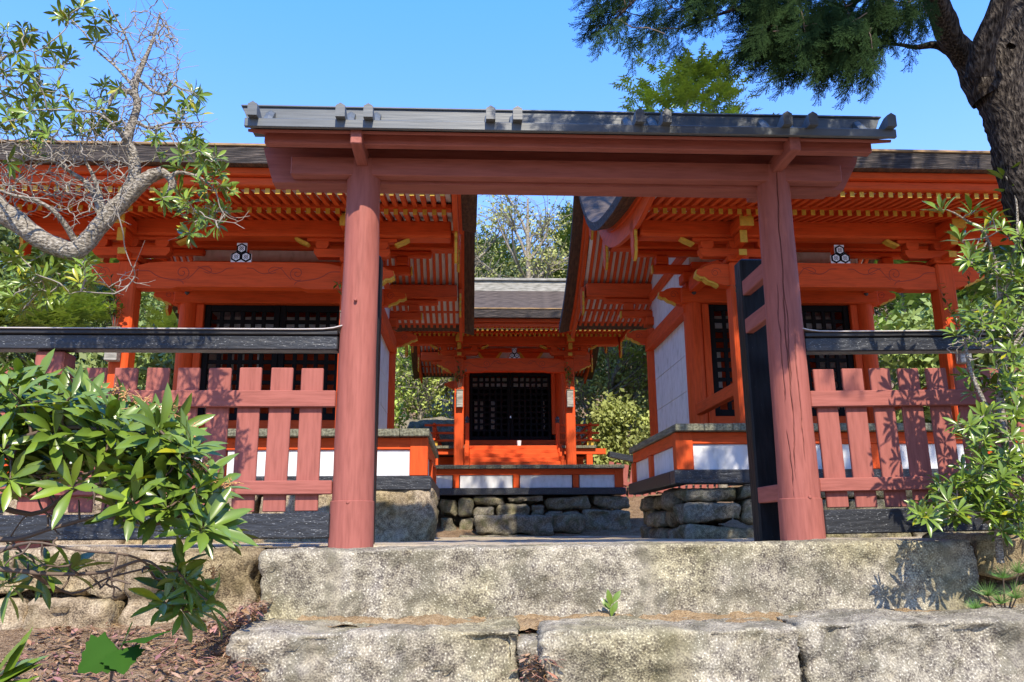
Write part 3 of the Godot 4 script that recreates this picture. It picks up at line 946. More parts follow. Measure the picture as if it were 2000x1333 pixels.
	for s in [-1.0, 1.0]:
		part(t, "nail_cover", lathe([[0.032, 0.0], [0.03, 0.012], [0.018, 0.024], [0.0, 0.027]], 16), M.iron, Vector3(1.2 * s, 3.19 + r, -1.768), Vector3(90, 0, 0))
		box(t, "door_jamb", vy, Vector3(0.99 * s, slab + 0.3 + r * 0.75, -1.97), Vector3(1.085 * s, 3.053 + r, -1.83))
	box(t, "wall_plate", vx, Vector3(-1.3, 3.268 + r, -2.0), Vector3(1.3, 3.34 + r, -1.80))
	box(t, "plaster_panel", M.plaster, Vector3(-1.18, 3.342 + r, -1.96), Vector3(1.18, 3.838 + r, -1.91))
	for x in [-0.5, 0.5]:
		var legs := PackedVector2Array([Vector2(-0.30, 0.2), Vector2(-0.21, 0.07), Vector2(-0.12, 0.0), Vector2(0.12, 0.0), Vector2(0.21, 0.07), Vector2(0.30, 0.2)])
		var k := part(t, "bracket_set", prism(legs, 0.09), vx, Vector3(x, 3.345 + r, -1.855))
		for s in [-1.0, 1.0]:
			part(k, "gilt_lip", prism(PackedVector2Array([Vector2(0.31 * s, 0.2), Vector2(0.215 * s, 0.05), Vector2(0.11 * s, -0.0), Vector2(0.14 * s, 0.05), Vector2(0.25 * s, 0.2)]), 0.07), M.yellow, Vector3(0, 0, 0.015))
	box(t, "bracket_beam", vx, Vector3(-1.2, 3.56 + r, -1.905), Vector3(1.2, 3.64 + r, -1.79))
	var sill := slab + 0.40 if not raised else 2.22
	box(t, "wall_board", vx, Vector3(-1.1, slab + 0.10 if not raised else 2.0, -1.95), Vector3(1.1, sill, -1.85))
	box(t, "threshold", M.black_plain, Vector3(-1.1, slab + 0.003 if not raised else 1.93, -1.84), Vector3(1.1, slab + 0.098 if not raised else 2.03, -1.70))
	# lattice doors: two leaves of black bars, red wall and pale paper inside
	var y0 := sill + 0.002
	var y1 := 3.053 + r
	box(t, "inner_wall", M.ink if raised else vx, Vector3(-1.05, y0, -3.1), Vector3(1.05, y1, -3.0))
	box(t, "paper_strip", M.plaster, Vector3(-0.95, y1 - 0.27, -2.30), Vector3(0.95, y1 - 0.05, -2.28))
	for x in [-0.86, -0.72, -0.45, 0.8]:
		box(t, "paper_strip", M.plaster, Vector3(x, y0 + 0.35, -2.60), Vector3(x + 0.09, y0 + 1.05, -2.58))
	for s in [-1.0, 1.0]:
		var d := Node3D.new()
		d.name = "lattice_door"
		t.add_child(d, true)
		d.position = Vector3(0.492 * s, 0, -1.90 - (0.004 if s > 0 else 0.0))
		var w := 0.488
		for q in [[-w, -w + 0.075], [w - 0.075, w]]:
			box(d, "door_stile", M.lattice_black, Vector3(q[0], y0, -0.035), Vector3(q[1], y1, 0.03))
		for q in [[y0, y0 + 0.09], [y1 - 0.085, y1 - 0.003]]:
			box(d, "door_stile", M.lattice_black, Vector3(-w + 0.076, q[0], -0.03), Vector3(w - 0.076, q[1], 0.026))
		for k in 6:
			var x := lerpf(-w + 0.075, w - 0.075, (k + 0.5) / 6.0)
			if k > 0:
				x = lerpf(-w + 0.075, w - 0.075, k / 6.0)
				box(d, "lattice_bar", M.lattice_black, Vector3(x - 0.026, y0 + 0.091, -0.02), Vector3(x + 0.026, y1 - 0.087, 0.012), 0.003)
		for k in range(1, 10):
			var y := lerpf(y0 + 0.09, y1 - 0.085, k / 10.0)
			box(d, "lattice_bar", M.lattice_black, Vector3(-w + 0.077, y - 0.026, -0.024), Vector3(w - 0.077, y + 0.026, 0.008), 0.003)
	box(t, "padlock", M.steel, Vector3(-0.02, y0 + 0.52, -1.868), Vector3(0.02, y0 + 0.58, -1.845))
	# rear wall
	box(t, "rear_wall", vx, Vector3(-1.1, slab, -4.34), Vector3(1.1, 3.84 + r, -4.28))
	# rafters in two tiers, front and rear, with white boards above
	var base_f := [Vector2(0.6, 3.40 + r), Vector2(0.0, 3.538 + r), Vector2(-1.0, 3.78 + r), Vector2(-1.9, 4.115 + r), Vector2(-2.5, 4.52 + r), Vector2(-3.06, 5.0 + r)]
	var base_r := [Vector2(-5.15, 3.80 + r), Vector2(-4.7, 3.93 + r), Vector2(-4.3, 4.115 + r), Vector2(-3.7, 4.52 + r), Vector2(-3.12, 5.0 + r)]
	var fly_f := [Vector2(1.1, 3.40 + r), Vector2(0.75, 3.455 + r), Vector2(0.25, 3.56 + r)]
	var fly_r := [Vector2(-5.6, 3.72 + r), Vector2(-5.3, 3.785 + r), Vector2(-4.9, 3.94 + r)]
	var bars := [bent_bar(base_f, 0.046, 0.062), bent_bar(base_r, 0.046, 0.062), bent_bar(fly_f, 0.046, 0.058), bent_bar(fly_r, 0.046, 0.058)]
	for k in 45:
		var x := -2.244 + k * 0.102
		for b in bars:
			part(t, "rafter", b, null, Vector3(x, 0, 0))
	for l in [base_f, base_r, fly_f, fly_r]:
		var line := []
		for p in l:
			line.append(Vector3(p.x, p.y + 0.034, 0))
		line[0].x += -0.05 if line[0].x > 0 else 0.05
		part(t, "soffit_board", strip(lifted(line, 0.012), line, -2.32, 2.32), M.soffit_white)
	for q in [[0.50, 0.60, 3.434, 3.50], [1.05, 1.16, 3.432, 3.52], [1.07, 1.22, 3.522, 3.60]]:
		box(t, "eave_board", vx, Vector3(-2.33, q[2] + r, q[0]), Vector3(2.33, q[3] + r, q[1]), 0.01)
	for q in [[-5.14, -5.04, 3.835, 3.90], [-5.64, -5.53, 3.752, 3.83]]:
		box(t, "eave_board", vx, Vector3(-2.33, q[2] + r, q[0]), Vector3(2.33, q[3] + r, q[1]), 0.01)
	# bark roof with bargeboards and a boxed ridge
	var line := dense([[1.32, 3.765], [0.6, 3.80], [-0.2, 3.89], [-1.2, 4.10], [-1.9, 4.42], [-2.5, 4.95], [-3.1, 5.52], [-3.7, 5.0], [-4.3, 4.55], [-5.0, 4.15], [-5.85, 3.86]], 5)
	var roof := part(t, "bark_roof", roof_mesh(lifted(line, r), 2.6, 0.17), null)
	part(roof, "edge_strip", cbox(Vector3(5.14, 0.03, 0.07), 0.006), M.rim_wood, Vector3(0, 3.785 + r, 1.30))
	for q in [[0.16, 5.42, 5.60], [0.13, 5.602, 5.72], [0.19, 5.722, 5.79]]:
		box(roof, "ridge_board", M.grey_wood, Vector3(-2.55, q[1] + r, -3.1 - q[0]), Vector3(2.55, q[2] + r, -3.1 + q[0]), 0.01)
	for s in [-1.0, 1.0]:
		var up := []
		var dn := []
		for p in line:
			if p.x < 1.27 and p.x > -5.8:
				var hgt := 0.30 - 0.09 * smoothstep(0.0, 1.25, p.x) - 0.06 * smoothstep(-4.6, -5.8, p.x)
				up.append(Vector3(p.x, p.y - 0.172 + r, 0))
				dn.append(Vector3(p.x, p.y - 0.172 - hgt + r, 0))
		part(t, "bargeboard", strip(up, dn, 2.335 * s, 2.39 * s), vz)
		part(t, "bargeboard_moulding", strip(up, lifted(up, -0.09), 2.392 * s, 2.425 * s), vz)
		var tip: Vector3 = dn[0]
		box(t, "gilt_end", M.yellow, Vector3(2.33 * s, tip.y - 0.003, tip.x + 0.002), Vector3(2.395 * s, tip.y + 0.2, tip.x + 0.012), 0.003)
		# pendants that cover the purlin ends
		for q in [[0.0, 3.30, 0.42], [-1.9, 3.8, 0.40], [-3.1, 4.72, 0.46], [-4.3, 3.8, 0.40]]:
			var wv := [[-0.09, 0.22], [0.09, 0.22], [0.10, 0.08], [0.075, 0.02], [0.095, -0.05], [0.07, -0.11], [0.08, -0.17], [0.03, -0.24], [0, -0.26], [-0.03, -0.24], [-0.08, -0.17], [-0.07, -0.11], [-0.095, -0.05], [-0.075, 0.02], [-0.10, 0.08]]
			var pa := PackedVector2Array()
			for v in wv:
				pa.append(Vector2(v[0], v[1] * q[2] / 0.42))
			var g := part(t, "gable_pendant", prism(pa, 0.05), vy, Vector3(2.365 * s, q[1] + 0.0 + r, q[0]), Vector3(0, 90, 0))
			var ye := PackedVector2Array()
			for v in pa:
				ye.append(Vector2(v.x * 1.12, v.y * (1.04 if v.y < 0 else 0.6)))
			part(g, "gilt_lip", prism(ye, 0.03), M.yellow)
	if raised:
		# wooden steps up to a railed veranda
		for k in 5:
			var y := slab + 0.105 * (k + 1)
			box(t, "wooden_step", vx, Vector3(-0.98, slab + 0.105 * k + 0.002, -0.95 + 0.0), Vector3(0.98, y, 0.02 - 0.19 * k), 0.01)
		for s in [-1.0, 1.0]:
			for k in 5:
				box(t, "step_side", vz, Vector3(0.985 * s, slab + 0.105 * k + 0.002, -0.95), Vector3(1.09 * s, slab + 0.105 * (k + 1) + 0.03, 0.05 - 0.19 * k), 0.008)
		for k in 12:
			var a := lerpf(-1.9, 1.9, k / 12.0)
			box(t, "veranda_plank", M.deck_wood, Vector3(a + 0.002, 1.935, -4.9), Vector3(a + 3.8 / 12 - 0.002, 1.995, -0.93 + 0.003 * (k % 3)), 0.005)
		for s in [-1.0, 1.0]:
			box(t, "veranda_beam", vx, Vector3(1.0 * s, 1.80, -1.13), Vector3(2.12 * s, 1.932, -1.0), 0.01)
			box(t, "gilt_end", M.yellow, Vector3(2.122 * s, 1.797, -1.133), Vector3(2.14 * s, 1.935, -0.997), 0.003)
			box(t, "veranda_beam", vz, Vector3(1.70 * s, 1.80, -4.8), Vector3(1.82 * s, 1.932, -1.135), 0.01)
			for z in [-1.06, -2.9, -4.7]:
				box(t, "veranda_post", vy, Vector3(1.68 * s, slab, z - 0.07), Vector3(1.82 * s, 1.798, z + 0.07), 0.01)
				box(t, "railing_post", vy, Vector3(1.73 * s, 1.997, z - 0.045), Vector3(1.82 * s, 2.44, z + 0.045), 0.01)
			box(t, "veranda_wall", vx, Vector3(1.1 * s, slab, -1.6), Vector3(1.68 * s, 1.798, -1.5), 0.01)
			for y in [2.10, 2.27, 2.45]:
				box(t, "railing", vx, Vector3(1.0 * s, y, -1.09), Vector3(2.0 * s, y + 0.05, -1.03), 0.01)
				box(t, "railing", vz, Vector3(1.745 * s, y + 0.004, -5.0), Vector3(1.805 * s, y + 0.054, -0.85), 0.01)
			box(t, "gilt_end", M.yellow, Vector3(1.70 * s, 2.0, -1.015), Vector3(1.85 * s, 2.1, -0.99), 0.004)
			var nw := part(t, "newel_post", cbox(Vector3(0.09, 0.55, 0.09), 0.01), vy, Vector3(1.03 * s, 2.24, -0.98))
			part(nw, "finial", lathe([[0.045, 0.275], [0.05, 0.30], [0.034, 0.32], [0.05, 0.35], [0.046, 0.39], [0.02, 0.42], [0.0, 0.44]], 16), M.iron)
	return t

func foundation(label: String, x0: float, x1: float, y1: float, z: float, rows: int, wide: float, seed_: int, m := "base_stone") -> Node3D:
	var f := thing("stone_foundation", label, "foundation", Vector3.ZERO, "stone foundations of the shrines")
	stone_face(f, m, x0, x1, -0.08, y1, z, 0.5, rows, wide, seed_)
	return f

# ---------------------------------------------------------------- plants
func leaf_mesh(length: float, width: float, droop := 0.25, fold := 0.25, tint := Color(0, 0, 0, 0)) -> ArrayMesh:    # grows along +y, upper side +z
	var st := begin()
	var rows := [[0.0, 0.04], [0.2, 0.42], [0.45, 0.9], [0.65, 1.0], [0.85, 0.6], [1.0, 0.0]]
	var pts := []
	for q in rows:
		var y: float = q[0] * length
		var w: float = q[1] * width * 0.5
		var z: float = -droop * length * q[0] * q[0]
		pts.append([Vector3(-w, y, z + w * fold), Vector3(0, y, z), Vector3(w, y, z + w * fold)])
	for i in rows.size() - 1:
		for k in 2:
			var a: Vector3 = pts[i][k]
			var b: Vector3 = pts[i][k + 1]
			var c: Vector3 = pts[i + 1][k + 1]
			var d: Vector3 = pts[i + 1][k]
			for j in [0, 3, 2, 0, 2, 1]:
				var mid: bool = (j == 1 or j == 2) if k == 0 else (j == 0 or j == 3)
				var f := 1.28 if mid else 0.88
				var base := tint if tint.a > 0.0 else Color.WHITE
				st.set_color(Color(base.r * f * (1.1 if mid else 1.0), base.g * f, base.b * f))
				st.add_vertex([a, b, c, d][j])
	st.generate_normals()
	st.index()
	return st.commit()

func branchlet_mesh(length: float, needle: float, seed_: int) -> ArrayMesh:      # a hanging branchlet: bottle-brush shoots that lean along its axis
	var st := begin()
	var r := RandomNumberGenerator.new()
	r.seed = seed_
	var shoots := [[Vector3.ZERO, Vector3(0, 1, 0), length]]
	for i in 7:
		var t := 0.1 + 0.11 * i
		var s := 1.0 if i % 2 == 0 else -1.0
		shoots.append([Vector3(0, length * t, 0), Vector3(s * 0.62, 1.0, r.randf_range(-0.3, 0.3)).normalized(), length * r.randf_range(0.24, 0.42) * (1.15 - 0.5 * t)])
	for q in shoots:
		var n := int(q[2] / (needle * 0.42))
		var dir: Vector3 = q[1]
		var a := dir.cross(Vector3(0, 0, 1)).normalized()
		var b := dir.cross(a)
		var e: Vector3 = q[0] + dir * q[2]
		st.add_vertex(q[0] - a * 0.0012); st.add_vertex(e); st.add_vertex(q[0] + a * 0.0012)
		for i in n:
			var p: Vector3 = q[0] + dir * (q[2] * (i + 0.5) / n)
			for k in 3:
				var ang := i * 1.9 + k * TAU / 3.0 + r.randf_range(-0.4, 0.4)
				var side: Vector3 = (a * cos(ang) + b * sin(ang) * 0.7 + dir * 0.75).normalized()
				var w: Vector3 = side.cross(Vector3(r.randf_range(-0.3, 0.3), r.randf_range(-0.3, 0.3), 1)).normalized() * needle * 0.13
				var tip: Vector3 = p + side * needle * r.randf_range(0.8, 1.15)
				var m: Vector3 = p.lerp(tip, 0.6)
				for v in [p, m - w, tip, p, tip, m + w]:
					st.add_vertex(v)
	st.generate_normals()
	return st.commit()

func spray_mesh(length: float, needle: float, seed_: int, droop := 0.35) -> ArrayMesh:     # a flat spray of short needles along +y
	var st := begin()
	var r := RandomNumberGenerator.new()
	r.seed = seed_
	var twig := func(from: Vector3, dir: Vector3, l: float) -> void:
		var n := int(l / (needle * 0.6))
		for i in n:
			var t := float(i) / n
			var p: Vector3 = from + dir * (l * t) + Vector3(0, 0, -droop * l * t * t)
			for s in [-1.0, 1.0]:
				var side: Vector3 = (dir.cross(Vector3(0, 0, 1)) * s + dir * 0.55 + Vector3(0, 0, r.randf_range(-0.35, 0.35))).normalized()
				var w: Vector3 = side.cross(Vector3(0, 0, 1)).normalized() * needle * 0.15
				var tip: Vector3 = p + side * needle * r.randf_range(0.8, 1.1) * (1.0 - 0.4 * t)
				var m: Vector3 = (p + tip) * 0.5
				for v in [p, m - w, tip, p, tip, m + w]:
					st.add_vertex(v)
	twig.call(Vector3.ZERO, Vector3(0, 1, 0), length)
	for i in 8:
		var t := 0.12 + 0.1 * i
		var s := 1.0 if i % 2 == 0 else -1.0
		var d := Vector3(s * 0.75, 0.65, r.randf_range(-0.25, 0.1)).normalized()
		twig.call(Vector3(0, length * t, -droop * length * t * t), d, length * (0.55 - 0.4 * t) * r.randf_range(0.8, 1.2))
	st.generate_normals()
	return st.commit()

func clump_mesh(n: int, radius: float, leaf: float, seed_: int) -> ArrayMesh:      # leaves scattered in a small ball, for trees seen from afar
	var st := begin()
	var r := RandomNumberGenerator.new()
	r.seed = seed_
	for i in n:
		var c := Vector3(r.randfn(), r.randfn(), r.randfn()) * radius * 0.5
		var d := Vector3(r.randfn(), r.randfn() - 0.2, r.randfn()).normalized()
		var s := d.cross(Vector3(r.randfn(), r.randfn(), r.randfn())).normalized()
		var l := leaf * r.randf_range(0.7, 1.3)
		var a := c - d * l * 0.5
		var b := c + d * l * 0.5
		for v in [a, c - s * l * 0.26, b, a, b, c + s * l * 0.26]:
			st.add_vertex(v)
	st.generate_normals()
	return st.commit()

func copies(parent: Node, called: String, mesh: Mesh, m: Material, places: Array, tints: Array) -> MultiMeshInstance3D:
	var mm := MultiMesh.new()
	mm.transform_format = MultiMesh.TRANSFORM_3D
	mm.use_colors = true
	mm.mesh = mesh
	mm.instance_count = places.size()
	for i in places.size():
		mm.set_instance_transform(i, places[i])
		mm.set_instance_color(i, tints[i])
	var o := MultiMeshInstance3D.new()
	o.name = called
	o.multimesh = mm
	o.material_override = m
	o.set_meta("kind", "stuff")
	parent.add_child(o, true)
	return o

func facing(dir: Vector3, up: Vector3) -> Basis:          # y along dir, z as near to up as it goes
	var y := dir.normalized()
	var z := (up - y * up.dot(y))
	if z.length() < 0.05:
		z = Vector3(1, 0, 0) - y * y.x
	z = z.normalized()
	return Basis(y.cross(z), y, z)

func rosette(places: Array, tints: Array, c: Vector3, axis: Vector3, n: int, size: float, open_ := 1.1, yellowish := 0.06) -> void:
	axis = axis.normalized()
	var ph := rf(0, TAU)
	var a := axis.cross(Vector3(0.3, 0.2, 0.9)).normalized()
	var b := axis.cross(a)
	for k in n:
		var t := ph + k * 2.4
		var el := open_ * rf(0.65, 1.25) * (0.6 + 0.5 * k / n)
		var d := axis * cos(el) + (a * cos(t) + b * sin(t)) * sin(el)
		d += Vector3(0, -0.15, 0)
		var bs := facing(d, axis).scaled_local(Vector3.ONE * size * rf(0.72, 1.12))
		places.append(Transform3D(bs, c - axis * 0.012 * k * size * 10.0 * 0.2))
		var v := rf(0.75, 1.3)
		var col := Color(v, v, v * 0.9)
		if rf(0, 1) < yellowish:
			col = Color(2.6, 1.6, 0.6)
		elif rf(0, 1) < 0.25:
			col = Color(v * 1.3, v * 1.2, v * 0.8)
		tints.append(col)

func nearest(nodes: Array, p: Vector3) -> int:
	var best := 0
	var bd := 1e9
	for i in nodes.size():
		var d: float = p.distance_squared_to(nodes[i])
		if d < bd:
			bd = d
			best = i
	return best

func twig_to(st: SurfaceTool, nodes: Array, target: Vector3, r: float, jag := 0.12, sides := 4) -> Vector3:   # grows a twig from the nearest wood
	var p: Vector3 = nodes[nearest(nodes, target)]
	var l := p.distance_to(target)
	var j := l * jag
	var pts := smooth([p, p.lerp(target, 0.35) + Vector3(rf(-j, j), rf(-j, j), rf(-j, j)), p.lerp(target, 0.7) + Vector3(rf(-j, j), rf(-j, j), rf(-j, j)), target], 2)
	var rad := []
	for i in pts.size():
		rad.append(lerpf(r * 1.5 + l * 0.004, r, float(i) / (pts.size() - 1)))
	tube(st, pts, rad, sides)
	for i in range(1, pts.size()):
		nodes.append(pts[i])
	return (target - pts[pts.size() - 3]).normalized()

func limb(st: SurfaceTool, nodes: Array, line: Array, z0: float, sides := 12, wob := 0.06, step := 4) -> void:
	# line: [px, py, thickness in photo pixels, depth offset]
	var c := []
	var r := []
	for q in line:
		var z: float = z0 + (q[3] if q.size() > 3 else 0.0)
		c.append(at(q[0], q[1], z))
		r.append(q[2] * 0.5 * slim * absf(z) / FOCAL)
	var pts := smooth(c, step)
	var rad := smooth(r, step)
	for i in rad.size():
		rad[i] = maxf(rad[i], 0.002)
	tube(st, pts, rad, sides, wob)
	for p in pts:
		nodes.append(p)

var shift := Vector2.ZERO
var slim := 1.0

func blob_points(e: Array, n: int, z0: float, dz: float) -> Array:      # points spread through an ellipse of the photo, with depth
	var out := []
	for i in n:
		var t := rf(0, TAU)
		var q := sqrt(rf(0.02, 1.0))
		out.append(at(e[0] + shift.x + cos(t) * q * e[2], e[1] + shift.y + sin(t) * q * e[3], z0 + rf(-dz, dz)))
	return out

func build_left_tree() -> void:
	rng.seed = 4
	var t := thing("twisted_tree", "grey twisted tree at the left with bare twigs and clusters of leaves", "tree")
	var z := -4.25
	slim = 0.74
	var st := begin()
	var nodes := []
	limb(st, nodes, [[-330, 1180, 95], [-300, 800, 85], [-220, 520, 74], [-60, 385, 62], [10, 418, 58], [60, 455, 52], [105, 480, 52], [150, 490, 50], [188, 448, 46], [228, 405, 46], [265, 366, 44], [298, 343, 36], [318, 336, 32]], z, 14, 0.07, 5)
	limb(st, nodes, [[244, 382, 36], [262, 340, 33], [259, 302, 31], [247, 276, 29], [258, 240, 24], [268, 205, 21], [263, 180, 19], [268, 150, 17], [286, 108, 12], [300, 72, 8], [312, 24, 5]], z, 10, 0.06, 4)
	limb(st, nodes, [[314, 336, 22], [330, 346, 22], [336, 362, 20], [326, 378, 16], [312, 382, 9]], z, 8, 0.1)
	limb(st, nodes, [[330, 350, 14], [345, 338, 12], [368, 340, 9], [392, 348, 7], [420, 372, 5, 0.1]], z, 7, 0.05)
	limb(st, nodes, [[198, 428, 20], [176, 366, 15], [140, 338, 11], [96, 312, 8, 0.1], [40, 302, 6, 0.15], [-20, 300, 5]], z, 7)
	limb(st, nodes, [[205, 420, 15], [184, 350, 11, -0.1], [168, 318, 8, -0.1], [150, 280, 5, -0.1]], z, 6)
	limb(st, nodes, [[150, 478, 20], [112, 420, 13, 0.1], [70, 392, 10, 0.15], [20, 380, 8, 0.2], [-30, 360, 6]], z, 7)
	limb(st, nodes, [[252, 285, 15], [226, 250, 10, 0.1], [190, 222, 7, 0.1], [130, 215, 5, 0.2], [60, 215, 4, 0.2]], z, 6)
	limb(st, nodes, [[264, 182, 18], [236, 178, 14], [220, 186, 12], [213, 206, 9]], z, 7, 0.08)
	limb(st, nodes, [[268, 152, 12], [300, 180, 9], [322, 182, 7], [346, 158, 5]], z, 6)
	limb(st, nodes, [[266, 176, 12], [225, 130, 8, -0.1], [190, 100, 6, -0.1], [160, 60, 5, -0.1], [120, 20, 4, -0.1]], z, 6)
	limb(st, nodes, [[262, 236, 13], [292, 250, 9], [330, 240, 7], [372, 240, 5], [405, 238, 3]], z, 6)
	limb(st, nodes, [[264, 120, 8], [240, 60, 5, 0.1], [212, 10, 4, 0.1], [205, -20, 3, 0.1]], z, 5)
	limb(st, nodes, [[-220, 520, 40], [-120, 250, 26, 0.1], [-40, 160, 14, 0.1], [10, 110, 8, 0.1]], z, 7)
	slim = 1.0
	part(t, "trunk", st.commit(), M.grey_bark)
	var tw := begin()
	# bare twigs
	for e in [[130, 345, 150, 55, 150], [60, 375, 90, 60, 75], [285, 110, 66, 95, 150], [230, 240, 80, 55, 90], [180, 400, 60, 45, 50], [330, 250, 70, 30, 34], [100, 285, 110, 30, 90], [300, 40, 40, 50, 22], [60, 130, 70, 60, 25], [400, 430, 60, 30, 14], [235, 540, 60, 30, 8]]:
		var pts := blob_points(e, e[4], z, 0.3)
		var q := []
		for p in pts:
			q.append([nodes[nearest(nodes, p)].distance_to(p), p])
		q.sort_custom(func(a, b): return a[0] < b[0])
		for v in q:
			var d := twig_to(tw, nodes, v[1], rf(0.0018, 0.003))
			if rf(0, 1) < 0.6:
				var s := Vector3(rf(-1, 1), rf(-0.3, 1), rf(-1, 1)).normalized()
				var l := rf(0.04, 0.11)
				tube(tw, [v[1], v[1] + (d + s * 0.6) * l * 0.5, v[1] + (d + s) * l], [0.002, 0.0017, 0.0012], 3)
				tube(tw, [v[1], v[1] + (d - s * 0.5) * l * 0.6], [0.002, 0.0013], 3)
	# leafy ends
	var places := []
	var tints := []
	for e in [[25, 75, 45, 35, 11], [30, 160, 55, 45, 14], [120, 215, 105, 50, 32], [55, 245, 60, 35, 12], [160, 25, 45, 25, 8], [112, 110, 38, 28, 8], [200, 60, 30, 30, 7], [212, 165, 25, 18, 4], [355, 205, 45, 32, 11], [375, 280, 30, 22, 7], [390, 320, 48, 36, 16], [425, 380, 30, 45, 14], [350, 400, 40, 28, 10], [405, 435, 35, 20, 7], [374, 457, 14, 10, 2], [100, 555, 85, 28, 24], [45, 580, 60, 30, 12], [165, 530, 30, 24, 8], [20, 500, 30, 20, 4], [195, 235, 40, 40, 7], [40, 300, 60, 40, 7], [290, 280, 30, 30, 4]  ]:
		for p in blob_points(e, e[4], z, 0.28):
			var d := twig_to(tw, nodes, p, 0.0026)
			rosette(places, tints, p, (d + Vector3(0, 0.7, 0.25)).normalized(), 7 + rng.randi() % 4, 0.086 * rf(0.75, 1.1), 1.15, 0.07)
	var g := part(t, "twigs", tw.commit(), M.twig_pale)
	g.set_meta("kind", "stuff")
	for q in range(0, 150):
		var k: int = q * (places.size() / 150)
		leaf_part(t, places[k], tints[k])
		places[k] = null
	scatter_rest(t, places, tints)

var tinted_leaves := []

func leaf_part(parent: Node, where: Transform3D, tint: Color) -> void:
	if tinted_leaves.is_empty():
		for k in 6:
			var v := 0.75 + 0.11 * k
			tinted_leaves.append(leaf_mesh(1.0, 0.235, 0.12 + 0.09 * (k % 3), 0.45, Color(v, v, v * 0.85, 1)))
		tinted_leaves.append(leaf_mesh(1.0, 0.30, 0.2, 0.3, Color(2.6, 1.6, 0.5, 1)))
	var i := 6 if tint.r > 2.0 else clampi(int((tint.r - 0.75) / 0.11), 0, 5)
	var o := part(parent, "leaf", tinted_leaves[i], M.glossy_leaf)
	o.transform = where

func scatter_rest(parent: Node, places: Array, tints: Array, width := 0.25) -> void:
	var p := []
	var c := []
	for i in places.size():
		if places[i] != null:
			p.append(places[i])
			c.append(tints[i])
	copies(parent, "foliage", leaf_mesh(1.0, width, 0.2, 0.4), M.glossy_leaf, p, c)

func keep_largest(t: Node, places: Array, tints: Array, most: int) -> void:       # the leaves nearest the eye become parts, the rest one mass
	var order := []
	for i in places.size():
		order.append([EYE.distance_to(places[i].origin) / places[i].basis.y.length(), i])
	order.sort_custom(func(a, b): return a[0] < b[0])
	for k in mini(most, order.size()):
		var i: int = order[k][1]
		leaf_part(t, places[i], tints[i])
		places[i] = null
	scatter_rest(t, places, tints)

